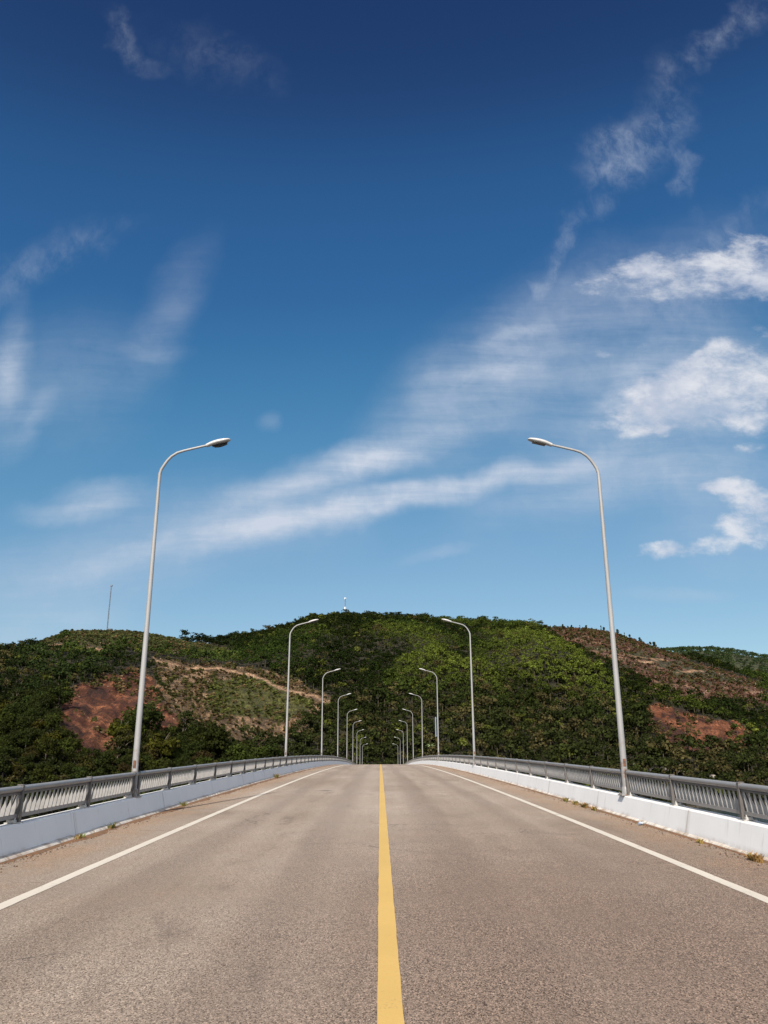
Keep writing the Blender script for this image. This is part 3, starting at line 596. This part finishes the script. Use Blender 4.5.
# ---------------------------------------------------------------- trees
def crown_proto(n, rx, rz, lumps, leaf, seed, cone=0.0):
    """n leaf-clump quads spread through several lumps of an uneven crown; unit: metres, base of crown at z=0"""
    r = np.random.default_rng(seed); cs = []; rs = []
    for k in range(lumps):
        zz = r.uniform(.18, .88); rad = rx * (1 - cone * zz) * (1 - .55 * abs(zz - .45)); a = r.uniform(0, 2 * np.pi); d = rad * r.uniform(.2, .85)
        cs.append((d * np.cos(a), d * np.sin(a), zz * rz)); rs.append(rx * r.uniform(.34, .62) * (1 - cone * zz * .6))
    cs = np.array(cs); rs = np.array(rs); pick = r.choice(lumps, n, p=rs ** 2 / (rs ** 2).sum())
    d = r.normal(size=(n, 3)); d /= np.linalg.norm(d, axis=1)[:, None]; d[:, 2] = np.where(d[:, 2] < -.35, -d[:, 2], d[:, 2])
    rr = rs[pick] * r.uniform(.55, 1.08, n) ; c = cs[pick] + d * rr[:, None] * np.array([1, 1, .8])
    nrm = d + r.normal(size=(n, 3)) * .55; nrm /= np.linalg.norm(nrm, axis=1)[:, None]
    a = np.cross(nrm, r.normal(size=(n, 3))); a /= np.linalg.norm(a, axis=1)[:, None]; b = np.cross(nrm, a)
    sz = leaf * r.uniform(.55, 1.25, n)[:, None]; asp = r.uniform(.5, .9, n)[:, None]
    k = r.uniform(-.35, .35, (n, 1)) * sz
    V = np.stack([c - a * sz, c - b * sz * asp + a * k, c + a * sz, c + b * sz * asp - a * k * .5 + nrm * sz * .3], 1)
    tone = r.uniform(.6, 1.45, n) * np.interp(rs[pick], (rs.min(), rs.max()), (.85, 1.15))
    return V, tone
def trunk_quads(h, r0, lean=0.0):
    out = []
    for k in range(4):
        a0 = np.pi / 2 * k; a1 = a0 + np.pi / 2
        out.append([(r0 * np.cos(a0), r0 * np.sin(a0), -1.2), (r0 * np.cos(a1), r0 * np.sin(a1), -1.2), (lean + r0 * .5 * np.cos(a1), r0 * .5 * np.sin(a1), h), (lean + r0 * .5 * np.cos(a0), r0 * .5 * np.sin(a0), h)])
    return np.array(out)
# candidate positions
N = 190000
tt = rng.uniform(-.66, .66, N); yy = np.sqrt(rng.uniform(185 ** 2, 800 ** 2, N)); xx = tt * yy
zz = terrain(xx, yy); zn = zones(xx, yy); td = tracks(xx, yy)
yrr = np.interp(tt, RIDGE_YT, RIDGE_YV); yff = np.interp(tt, FOOT_T, FOOT_Y); frac = (yy - yff) / (yrr - yff)
bare = zn['top_a'] | zn['cut_a'] | zn['cut_b'] | zn['earth_a'] | zn['earth_b'] | (td < 5) | (tracks(xx, yy + 7) < 5) | (tracks(xx, yy + 14) < 4)
ok = (~bare) & (zz > -8.3) & (frac < 1.04) & ~((np.abs(xx) < 7.5) & (yy < Y1 + 4))
# Poisson-like thinning
cell = {}; keep = []
sep = np.where(yy < 340, 3.7, 2.95)
for i in np.nonzero(ok)[0]:
    key = (int(xx[i] // 4.4), int(yy[i] // 4.4)); good = True
    for a in (-1, 0, 1):
        for b in (-1, 0, 1):
            for j in cell.get((key[0] + a, key[1] + b), ()):
                if (xx[i] - xx[j]) ** 2 + (yy[i] - yy[j]) ** 2 < sep[i] ** 2: good = False; break
            if not good: break
        if not good: break
    if good: cell.setdefault(key, []).append(i); keep.append(i)
keep = np.array(keep)
kx, ky, kz, kt, kf = xx[keep], yy[keep], zz[keep], tt[keep], frac[keep]
pn = fbm(kx / 45, ky / 45, 101, 3); pn2 = fbm(kx / 16, ky / 16, 103, 2); rn = rng.random(len(keep))
gul = gully(kx, ky); val = smooth(.10, .50, gul + .25 * (pn2 - .5))          # 0 in gullies, 1 on spurs; paints gully shade into the tree colour
mass = fbm(kx / 95 + .4 * ky / 95, ky / 120, 107, 3)
def bumpf(v, c, w): return np.exp(-((v - c) / w) ** 2)
young = np.clip(bumpf(kt, .22, .12) * bumpf(kf, .62, .22) + .9 * bumpf(kt, .24, .10) * bumpf(kf, .34, .08) + .75 * bumpf(kt, .03, .09) * bumpf(kf, .42, .18) + .35 * bumpf(kt, -.02, .1) * bumpf(kf, .75, .2), 0, 1)
young = np.clip(young + .55 * bumpf(kt, .36, .12) * bumpf(kf, .45, .18) + .75 * bumpf(kt, .20, .16) * bumpf(kf, .30, .13), 0, 1); young = np.clip(young * (.25 + 1.1 * val) + 1.6 * (mass - .5), 0, 1) * smooth(.16, .30, kf) * (kt > -.16)
GREEN = np.array([[.0185, .027, .0050]]) * (1 - young[:, None]) + np.array([[.058, .067, .0105]]) * young[:, None]
left = kt < -.17; GREEN[left] = np.array([.017, .0235, .0062]) + (pn[left] > .55)[:, None] * np.array([.014, .018, .003])
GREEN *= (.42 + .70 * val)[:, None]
base_ = smooth(.30, .12, kf); GREEN = GREEN * (1 - base_[:, None]) + base_[:, None] * np.array([[.0185, .0215, .0058]])
brown = (rn < .05) | ((kf < .28) & (rn > .84)); GREEN[brown] = (.042, .034, .014)
yel = (rn > .05) & (rn < .11); GREEN[yel] = (.052, .055, .010)
GREEN *= rng.uniform(.78, 1.22, (len(keep), 1))
hgt = np.clip(rng.lognormal(1.56, .28, len(keep)), 2.8, 9.5) * np.where(kf < .25, 1.12, .92) * np.where(ky < 280, .85, 1.0)
top_w = (kz + hgt - 1.6) / ky
vis = (top_w > .006) & (np.abs(kt) < .50)
order = np.argsort(np.where(vis, ky, 1e9)); NIND = 255
ind = order[:NIND]; rest = np.setdiff1d(np.arange(len(keep)), ind)
# near belt: individual trees, trunk and crown
CROWNS = []
TREE_KINDS = [
    ('round dark green broadleaf tree in the belt along the foot of the hill', (.034, .050, .015), 2.9, 4.6, 9, 0),
    ('mid green spreading broadleaf tree in the belt along the foot of the hill', (.050, .070, .018), 3.3, 4.2, 10, 0),
    ('tall narrow dark green tree in the belt along the foot of the hill', (.032, .046, .016), 2.1, 6.0, 9, .5),
    ('brownish olive tree in the belt along the foot of the hill', (.064, .058, .026), 2.7, 4.4, 8, 0),
    ('yellowish green bushy tree in the belt along the foot of the hill', (.080, .090, .018), 2.6, 3.8, 8, 0),
    ('loose olive green tree in the belt along the foot of the hill', (.055, .060, .020), 2.8, 5.0, 7, .2)]
for kk, (lab, col, rx, rz, lumps, cone) in enumerate(TREE_KINDS):
    V, tone = crown_proto(1500, rx, rz, lumps + 5, .27, 200 + kk, cone)
    V[:, :, 2] += .75
    cm = quads_mesh('crown', V, np.array(col)[None] * np.array([[.50, .45, .34]]) * tone[:, None], M['leaf'])
    tm = MB(); tm.tube([(0, 0, -1.5), (.05, 0, 1.2), (.0, .08, 2.6), (.1, 0, rz * .8 + .4)], [.20, .16, .12, .03], 7)
    for a in range(4):
        an = a * 1.7 + kk; tm.tube([(.02, .03, 1.6 + .4 * a), (rx * .35 * math.cos(an), rx * .35 * math.sin(an), 2.5 + .5 * a), (rx * .65 * math.cos(an), rx * .65 * math.sin(an), 3.2 + .55 * a)], [.08, .05, .02], 5)
    CROWNS.append((cm, tm.mesh('trunk', M['palebark'] if kk in (2, 5) else M['bark']), rz + .75))
for i in ind:
    kk = int(rng.choice(6, p=[.36, .25, .17, .06, .05, .11])); cm, tm, h0 = CROWNS[kk]; k = hgt[i] / h0
    t = thing('tree', TREE_KINDS[kk][0], 'tree', (kx[i], ky[i], kz[i]), 'trees along the foot of the hill'); t.scale = (k, k, k * rng.uniform(.9, 1.15)); t.rotation_euler.z = rng.uniform(0, 6.28)
    link('trunk', tm, t); link('crown', cm, t)
# the rest of the wood on the hillside, one mass
protos = []
for kk in range(10):
    cone = (0, 0, .2, .5)[kk % 4]; V, tone = crown_proto(118, (2.6, 2.9, 2.3, 1.8)[kk % 4], (3.6, 3.2, 4.2, 5.0)[kk % 4], 9 + kk % 3, .43, 300 + kk, cone); V[:, :, 2] += 1.6 if kk % 4 < 3 else 2.2
    protos.append((V, tone))
def forest(ix, X, Y, Z, H, Cc, trunks):
    Vs = []; Cs = []; pk = rng.integers(0, 10, len(ix)); 
    for kk in range(10):
        sel = ix[pk == kk]
        if not len(sel): continue
        V, tone = protos[kk]; h0 = V[:, :, 2].max()
        s = (H[sel] / h0); an = rng.uniform(0, 2 * np.pi, len(sel)); ca, sa = np.cos(an), np.sin(an); sw = s * rng.uniform(.85, 1.2, len(sel))
        x = (V[None, :, :, 0] * ca[:, None, None] - V[None, :, :, 1] * sa[:, None, None]) * sw[:, None, None] + X[sel][:, None, None]
        y = (V[None, :, :, 0] * sa[:, None, None] + V[None, :, :, 1] * ca[:, None, None]) * sw[:, None, None] + Y[sel][:, None, None]
        z = V[None, :, :, 2] * s[:, None, None] + Z[sel][:, None, None]
        Vs.append(np.stack([x, y, z], -1).reshape(-1, 4, 3)); Cs.append((Cc[sel][:, None, :] * tone[None, :, None]).reshape(-1, 3))
        tq = trunk_quads(2.6, .16); Tq = tq[None] * np.stack([s, s, s], -1)[:, None, None, :] + np.stack([X[sel], Y[sel], Z[sel]], -1)[:, None, None, :]
        if trunks: Vs.append(Tq.reshape(-1, 4, 3)); Cs.append(np.tile(np.array([[.075, .06, .043]]), (len(sel) * 4, 1)))
    return np.concatenate(Vs), np.concatenate(Cs)
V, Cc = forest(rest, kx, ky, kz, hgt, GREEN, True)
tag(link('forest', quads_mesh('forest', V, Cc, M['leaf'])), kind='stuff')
# wood on the distant hill
n = 3800; t2 = rng.uniform(.16, .62, n); y2 = np.sqrt(rng.uniform(800 ** 2, 1150 ** 2, n)); x2 = t2 * y2
z2 = far_hill(x2, y2); g2 = np.tile(np.array([[.036, .052, .018]]), (n, 1)) * rng.uniform(.7, 1.35, (n, 1)) * .72
V, Cc = forest(np.arange(n), x2, y2, z2, rng.uniform(5, 7.5, n), g2, False)
tag(link('distant_forest', quads_mesh('distant_forest', V, Cc, M['leaf'])), kind='stuff')
# low scrub, brushwood and stumps on the cleared slopes
n = 110000; t3 = rng.uniform(-.6, .6, n); y3 = np.sqrt(rng.uniform(255 ** 2, 720 ** 2, n)); x3 = t3 * y3; z3 = terrain(x3, y3); q3 = zones(x3, y3); td3 = tracks(x3, y3); r3 = rng.random(n)
nn = fbm(x3 / 14, y3 / 14, 131, 3)
cut = q3['cut_a'] | q3['cut_b'] | q3['top_a']; ear = q3['earth_a'] | q3['earth_b']
dens = np.where(q3['top_a'], .95, np.where(q3['cut_b'], .42, np.where(q3['grass_a'], .7, .55))) * np.where(nn > .5, 1, .55)
sel = ((cut & (r3 < dens)) | (ear & (r3 < .42) & (nn > .47))) & (td3 > 3) & (tracks(x3, y3 + 3) > 2) & (np.abs(x3 / y3) < .62)
x3, y3, z3, r3 = x3[sel], y3[sel], z3[sel], rng.random(sel.sum()); red = q3['cut_b'][sel]; gr = q3['grass_a'][sel]; tp = q3['top_a'][sel]
c3 = np.empty((len(x3), 3)); c3[:] = (.052, .050, .016); c3[r3 < .45] = (.100, .064, .032); c3[r3 < .12] = (.48, .36, .25)
c3[gr] = np.where((r3[gr] < .85)[:, None], np.array([[.068, .075, .018]]), np.array([[.10, .07, .03]]))
rr_ = red & (r3 < .5); c3[rr_] = (.105, .052, .032); rr_ = red & (r3 < .11); c3[rr_] = (.50, .37, .28); c3[tp & (r3 > .3)] = (.050, .056, .018)
c3 *= rng.uniform(.75, 1.3, (len(x3), 1)) * .66
pr = [crown_proto(12, .8, 1.1, 3, .42, 400 + k) for k in range(4)]
Vs = []; Cs = []
for k in range(4):
    ii = np.arange(k, len(x3), 4); V, tone = pr[k]; s = rng.uniform(.6, 1.7, len(ii)); s = np.where(r3[ii] < .12, .45, s)
    Vs.append((V[None] * s[:, None, None, None] + np.stack([x3[ii], y3[ii], z3[ii] - .1], -1)[:, None, None, :]).reshape(-1, 4, 3)); Cs.append((c3[ii][:, None] * tone[None, :, None]).reshape(-1, 3))
# undergrowth between the trunks along the foot of the hill
n = 16000; t4 = rng.uniform(-.62, .62, n); y4 = np.sqrt(rng.uniform(190 ** 2, 470 ** 2, n)); x4 = t4 * y4; z4 = terrain(x4, y4); q4 = zones(x4, y4)
f4 = (y4 - np.interp(t4, FOOT_T, FOOT_Y)) / (np.interp(t4, RIDGE_YT, RIDGE_YV) - np.interp(t4, FOOT_T, FOOT_Y))
ok4 = (z4 > -8.6) & (f4 < .42) & ~((np.abs(x4) < 7.0) & (y4 < Y1 + 4)) & ~(q4['earth_a'] | q4['earth_b'] | q4['cut_a'])
x4, y4, z4 = x4[ok4], y4[ok4], z4[ok4]; c4 = np.array([[.016, .020, .0052]]) * rng.uniform(.6, 1.5, (len(x4), 1))
pu = [crown_proto(22, 1.3, 1.5, 4, .48, 600 + k) for k in range(4)]; V4 = []; C4 = []
for k in range(4):
    ii = np.arange(k, len(x4), 4); V, tone = pu[k]; sc4 = rng.uniform(.7, 1.6, len(ii))
    V4.append((V[None] * sc4[:, None, None, None] + np.stack([x4[ii], y4[ii], z4[ii] - .2], -1)[:, None, None, :]).reshape(-1, 4, 3)); C4.append((c4[ii][:, None] * tone[None, :, None]).reshape(-1, 3))
tag(link('undergrowth', quads_mesh('undergrowth', np.concatenate(V4), np.concatenate(C4), M['leaf'])), kind='stuff')
tag(link('scrub', quads_mesh('scrub', np.concatenate(Vs), np.concatenate(Cs), M['leaf'])), kind='stuff')
# single trees standing against the sky on the cleared ridges
def ridge_tree(u, h, lab, group, wide=1.0):
    y = float(np.interp(u, RIDGE_YT, RIDGE_YV)) - 1.0; x = u * y; z = float(terrain(x, y))
    t = thing('ridge_tree', lab, 'tree', (x, y, z - .2), group); kk = int(rng.integers(0, 3)); cm, tm, h0 = RT[kk]; k = 1.45 * h / h0
    t.scale = (k * wide, k * wide, k); t.rotation_euler.z = rng.uniform(0, 6.28); link('trunk', tm, t); link('crown', cm, t)
RT = []
for kk in range(3):
    V, tone = crown_proto(260, (1.6, 1.2, 2.0)[kk], (4.6, 5.4, 3.6)[kk], 9, .42, 500 + kk, (.3, .5, .1)[kk]); V[:, :, 2] += 1.0
    tm = MB(); tm.tube([(0, 0, -1), (0, 0, 1.4), (.05, 0, 4.0)], [.16, .12, .03], 6)
    V[:, :, 2] -= .75
    RT.append((quads_mesh('crown', V, np.array([[.020, .026, .010]]) * tone[:, None], M['leaf']), tm.mesh('trunk', M['bark']), (5.2, 6.0, 4.4)[kk]))
for u, h in zip(RIGHT_RIDGE_U, (3.2, 3.0, 3.6, 3.0, 5.0, 5.2, 4.6, 3.6, 4.6, 4.4, 4.8, 5.2, 3.4, 4.0)):
    ridge_tree(u, h * .8, 'small dark tree standing against the sky on the bare ridge right of the hilltop', 'trees on the right ridge', .62)
for k in range(9):
    u = RIGHT_RIDGE_U[0] - .02 + (RIGHT_RIDGE_U[12] - RIGHT_RIDGE_U[0] + .03) * (k + rng.uniform(-.4, .4)) / 8
    ridge_tree(u, rng.uniform(.4, .8), 'low dark bush on the skyline of the bare ridge right of the hilltop', 'bushes on the right ridge', rng.uniform(1.1, 1.9))
for k in range(12):
    u = -.44 + .20 * (k + rng.uniform(-.4, .4)) / 11
    ridge_tree(u, rng.uniform(.35, .8), 'low dark bush on the skyline of the grassy hilltop left of the bridge', 'bushes on the left hilltop', rng.uniform(1.1, 2.0))
for u, h, w in zip(LEFT_RIDGE_U, (3.0, 4.0, 3.2, 4.6, 5.0, 3.4, 3.0, 3.2, 3.0, 2.6), (.8, .8, .9, 1.5, .9, .8, .8, .9, .9, .8)):
    ridge_tree(u, h * .62, 'small dark tree standing against the sky on the grassy hilltop left of the bridge', 'trees on the left hilltop', w)

# ---------------------------------------------------------------- masts, palm, boulders
def mast(name, u, h, lab, white):
    lr = .17 if white else .11
    y = float(np.interp(u, RIDGE_YT, RIDGE_YV)) - 2; x = u * y; z = float(terrain(x, y)); t = thing(name, lab, 'antenna mast', (x, y, z - .5))
    w = .42; mb = MB()
    for k in range(3):
        a = 2 * math.pi * k / 3; mb.tube([(w * math.cos(a), w * math.sin(a), 0), (w * .8 * math.cos(a), w * .8 * math.sin(a), h)], lr, 6)
        b = a + 2 * math.pi / 3
        for j in range(int(h / 1.6)):
            z0 = j * 1.6; p, q = (a, b) if j % 2 else (b, a); mb.tube([(w * .9 * math.cos(p), w * .9 * math.sin(p), z0), (w * .9 * math.cos(q), w * .9 * math.sin(q), z0 + 1.6)], .06, 4)
    build(mb, 'lattice', M['mast'], t)
    if white:
        for k, (z0, hh) in enumerate(((h * .50, 2.2), (h - .6, 1.4))):
            p = MB()
            for a in range(3): p.box((.62 * math.cos(a * 2.09 - 1.57), .62 * math.sin(a * 2.09 - 1.57), z0), (.5, .5, hh), .08)
            build(p, 'antenna_panel', M['mastwhite'], t)
    else:
        p = MB(); p.box((0, 0, h + .5), (1.5, 1.0, 1.1), .12); build(p, 'antenna', M['mast'], t)
    return x, y, z
x, y, z = mast('antenna_mast', MAST_A, 33.5, 'tall thin dark lattice antenna mast on the left hilltop', False)
hb = MB(); hb.box((2.2, -1, .8), (3.2, 2.4, 2.2)); h_ = thing('equipment_hut', 'tiny dark flat-roofed hut at the foot of the left hilltop mast', 'hut', (x, y, z)); build(hb, 'wall', M['hut'], h_)
rb = MB(); rb.box((2.2, -1, 2.0), (3.6, 2.8, .2)); build(rb, 'roof', M['mast'], h_)
mast('antenna_mast', MAST_B, 19.5, 'short antenna mast with white panels on the wooded middle hilltop', True)
def palm(x, y, h):
    z = float(terrain(x, y)); t = thing('palm_tree', 'small pale green palm tree beyond the third lamp post on the right', 'palm tree', (x, y, z))
    mb = MB(); mb.tube([(0, 0, -1), (.1, 0, h * .5), (.25, 0, h)], [.18, .14, .11], 7); build(mb, 'trunk', M['palebark'], t)
    V = []; C = []
    for k in range(9):
        a = k * 2.4; el = .9 - .09 * k; L = 2.6
        for j in range(7):
            r0, r1 = j / 7 * L, (j + 1) / 7 * L; f = lambda r: (.25 + r * math.cos(a) * math.cos(el), r * math.sin(a) * math.cos(el), h + r * math.sin(el) - .16 * r * r)
            p, q = Vector(f(r0)), Vector(f(r1)); sd = Vector((-math.sin(a), math.cos(a), -.35)); wd = .36 * (1 - abs(j - 2.5) / 5.5)
            for sg in (-1, 1):
                s2 = Vector((sd.x * sg, sd.y * sg, sd.z)); V.append([p, q, q + s2 * wd, p + s2 * wd]); C.append((.20, .24, .11))
    build_ = quads_mesh('crown', np.array([[tuple(v) for v in qd] for qd in V]), np.array(C), M['leaf']); link('crown', build_, t)
px_, py_ = PALM; palm(px_, py_, max(3.0, py_ * PALM_W + 1.6 - float(terrain(px_, py_)) - .6))
BL = ('pale boulder on the far shore showing just above the right railing, leftmost of the row', 'long flat pale boulder on the far shore above the right railing', 'pale boulder in the middle of the shore row above the right railing', 'small pale boulder on the far shore near the right picture edge', 'white boulder among the trees just right of the nearest right lamp post')
for k, (u, w, sz) in enumerate(BOULDERS):
    y = BY[k]; x = u * y; z = w * y + 1.6
    zt = float(terrain(x, y)); mb = MB(); vs = []; fs = []
    for j in range(8):
        for i in range(12):
            ph = math.pi * j / 7; an = 2 * math.pi * i / 12; r = .75 + .5 * float(vnoise(np.array(i * .9 + k * 7), np.array(j * .9), 8)) if i < 12 else 1
            vs.append((sz * r * math.sin(ph) * math.cos(an), sz * .8 * r * math.sin(ph) * math.sin(an), .55 * sz * r * math.cos(ph)))
    for j in range(7):
        for i in range(12): fs.append((j * 12 + i, j * 12 + (i + 1) % 12, (j + 1) * 12 + (i + 1) % 12, (j + 1) * 12 + i))
    mb.add(vs, fs, False); tag(build(mb, 'boulder', M['rock'], None, (x, y, zt + .25 * sz)), BL[k], 'boulder', 'pale boulders on the far shore')

# ---------------------------------------------------------------- sun, sky, camera
SUN_EL, SUN_AZ = R(37.5), R(11.2)      # light comes from behind the camera, a little from the left
d = Vector((math.sin(SUN_AZ) * math.cos(SUN_EL), math.cos(SUN_AZ) * math.cos(SUN_EL), -math.sin(SUN_EL)))
sl = bpy.data.lights.new('sun', 'SUN'); sl.energy = SUN_E; sl.angle = R(.53); sl.color = (1.0, .915, .81)
so = bpy.data.objects.new('sun', sl); COL.objects.link(so); so.rotation_euler = d.to_track_quat('-Z', 'Y').to_euler(); so.location = (-30, -120, 110)
w = bpy.data.worlds.new('World'); S.world = w; w.use_nodes = True; nt = w.node_tree; nt.nodes.clear(); q = NT(nt)
out = q.n('ShaderNodeOutputWorld'); bg = q.n('ShaderNodeBackground'); q.l(bg.outputs[0], out.inputs[0]); bg.inputs['Strength'].default_value = SKY_S
sky = q.n('ShaderNodeTexSky', sky_type='NISHITA'); sky.sun_disc = False; sky.sun_elevation = SUN_EL; sky.sun_rotation = math.pi + SUN_AZ
sky.altitude = SKY_ALT; sky.air_density = SKY_AIR; sky.dust_density = SKY_DUST; sky.ozone_density = SKY_OZ
sdn = q.n('ShaderNodeVectorMath', operation='MULTIPLY'); q.l(sky.outputs[0], sdn.inputs[0]); sdn.inputs[1].default_value = (.1, .1, .1)
crv = q.n('ShaderNodeRGBCurve'); q.l(sdn.outputs[0], crv.inputs['Color'])
for k in range(3):
    pts_ = crv.mapping.curves[k].points
    pts_[0].location = (0, 0); pts_[1].location = (1, SKY_CURVE[k][-1][1] / 10)
    for a_, b_ in SKY_CURVE[k][:-1]: pts_.new(a_ / 10, b_ / 10)
crv.mapping.update()
skc = q.n('ShaderNodeVectorMath', operation='MULTIPLY'); q.l(crv.outputs[0], skc.inputs[0]); skc.inputs[1].default_value = (10, 10, 10)
tc = q.n('ShaderNodeTexCoord').outputs['Generated']; sp = q.n('ShaderNodeSeparateXYZ'); q.l(tc, sp.inputs[0])
yy_ = q.math('MAXIMUM', sp.outputs[1], .02); cb = q.n('ShaderNodeCombineXYZ'); q.l(q.math('DIVIDE', sp.outputs[0], yy_), cb.inputs[0]); q.l(q.math('DIVIDE', sp.outputs[2], yy_), cb.inputs[1])
P = cb.outputs[0]
def warp(P, scale, amp, det):
    n = q.noise(P, scale, det, .6); s = q.n('ShaderNodeVectorMath', operation='SUBTRACT'); q.l(n.outputs['Color'], s.inputs[0]); s.inputs[1].default_value = (.5, .5, .5)
    m_ = q.n('ShaderNodeVectorMath', operation='SCALE'); q.l(s.outputs[0], m_.inputs[0]); m_.inputs['Scale'].default_value = amp
    a = q.n('ShaderNodeVectorMath', operation='ADD'); q.l(P, a.inputs[0]); q.l(m_.outputs[0], a.inputs[1]); return a.outputs[0]
def strokes(P, lst, a, b):
    tot = None
    for (u, v, L, W, an, st) in lst:
        mp = q.mapping(P, (L, W, 1), (0, 0, an), (u, v, 0), 'TEXTURE')
        ln = q.n('ShaderNodeVectorMath', operation='LENGTH'); q.l(mp, ln.inputs[0])
        k = q.mapr(ln.outputs['Value'], a, b, 0, st)
        tot = k if tot is None else q.math('ADD', tot, k)
    return tot
Pc = warp(warp(warp(P, 3.5, .065, 2), 11, .03, 3), 38, .012, 4)
cir = strokes(Pc, [k for k in CIRRUS if k[1] < .62], 1.65, 0.0)
Pw = warp(warp(P, 6, .10, 3), 24, .045, 5)
wsp = strokes(Pw, [k for k in CIRRUS if k[1] >= .62], 1.7, 0.0)
wn = q.noise(q.mapping(warp(P, 10, .05, 3), (1.5, 1, 1), (0, 0, .5)), 13, 9, .68).outputs[0]
wn2 = q.noise(P, 5.0, 3, .5).outputs[0]
wsp = q.math('MULTIPLY', q.math('MULTIPLY', wsp, q.mapr(wn, .34, .74, .05, 1.35)), q.mapr(wn2, .36, .62, .45, 1.1))
fib = q.noise(q.mapping(warp(P, 3, .05, 2), (3.0, 30, 1), (0, 0, -.27)), 1.0, 7, .66).outputs[0]
fib2 = q.noise(warp(P, 9, .06, 3), 12, 9, .66).outputs[0]
fx = q.math('ADD', q.mapr(fib, .25, .75, .55, 1.10), q.mapr(fib2, .30, .74, -.20, .28))
cir = q.math('MULTIPLY', q.math('ADD', q.math('MULTIPLY', cir, fx), wsp), CIR_K, True)
Pp = warp(warp(P, 7, .05, 3), 26, .02, 4)
puf = strokes(Pp, PUFFS, 1.6, 0.1)
pn_ = q.noise(q.mapping(warp(P, 12, .02, 3), (1, 1.7, 1), (0, 0, -.2)), 13, 9, .64).outputs[0]
puf = q.math('MULTIPLY', q.mapr(q.math('ADD', q.math('MINIMUM', puf, 1.0), q.math('MULTIPLY', q.math('SUBTRACT', pn_, .53), 3.4)), .06, 1.35), q.mapr(puf, .02, .25), True)
shade = q.noise(P, 9, 5, .6).outputs[0]
pc = q.mix(q.mapr(q.math('ADD', q.math('MULTIPLY', shade, .6), q.math('MULTIPLY', q.math('SUBTRACT', 1.0, pn_), .4)), .38, .60), PUFF_A, PUFF_B)
c = q.mix(cir, skc.outputs[0], CIR_C); c = q.mix(q.math('MULTIPLY', puf, .88), c, pc)
fr = q.math('GREATER_THAN', sp.outputs[1], .05)
# broken cloud added behind the camera, out of view, as neutral fill light
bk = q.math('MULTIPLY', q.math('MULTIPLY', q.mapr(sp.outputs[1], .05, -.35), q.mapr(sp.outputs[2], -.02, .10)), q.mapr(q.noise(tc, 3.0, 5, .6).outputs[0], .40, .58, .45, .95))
back = q.mix(bk, skc.outputs[0], FILL_CLOUD_C)
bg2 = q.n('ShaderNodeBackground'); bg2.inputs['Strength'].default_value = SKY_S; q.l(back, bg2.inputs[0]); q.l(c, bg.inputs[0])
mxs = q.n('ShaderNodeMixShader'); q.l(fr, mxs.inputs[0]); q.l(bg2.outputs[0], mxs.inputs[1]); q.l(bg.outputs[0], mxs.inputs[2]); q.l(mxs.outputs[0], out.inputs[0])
cam = bpy.data.cameras.new('camera'); co = bpy.data.objects.new('camera', cam); COL.objects.link(co)
cam.sensor_fit = 'VERTICAL'; cam.sensor_height = 24.0; cam.lens = 24.0 * 832.81 / 1024; cam.clip_start = .1; cam.clip_end = 30000
th, ps, ro = R(17.6735), R(.3118), R(.2054)
F = Vector((math.sin(ps) * math.cos(th), math.cos(ps) * math.cos(th), math.sin(th))); R0 = Vector((math.cos(ps), -math.sin(ps), 0)); U0 = R0.cross(F)
Rr = R0 * math.cos(ro) - U0 * math.sin(ro); Uu = R0 * math.sin(ro) + U0 * math.cos(ro)
co.matrix_world = Matrix(((Rr.x, Uu.x, -F.x, -.0188), (Rr.y, Uu.y, -F.y, 0), (Rr.z, Uu.z, -F.z, 1.6), (0, 0, 0, 1)))
S.camera = co
S.view_settings.view_transform = 'Standard'; S.view_settings.look = 'None'; S.view_settings.gamma = 1; S.view_settings.use_curve_mapping = False; S.view_settings.exposure = EXPOSURE
S.cycles.max_bounces = 6; S.cycles.diffuse_bounces = 3; S.cycles.transparent_max_bounces = 4
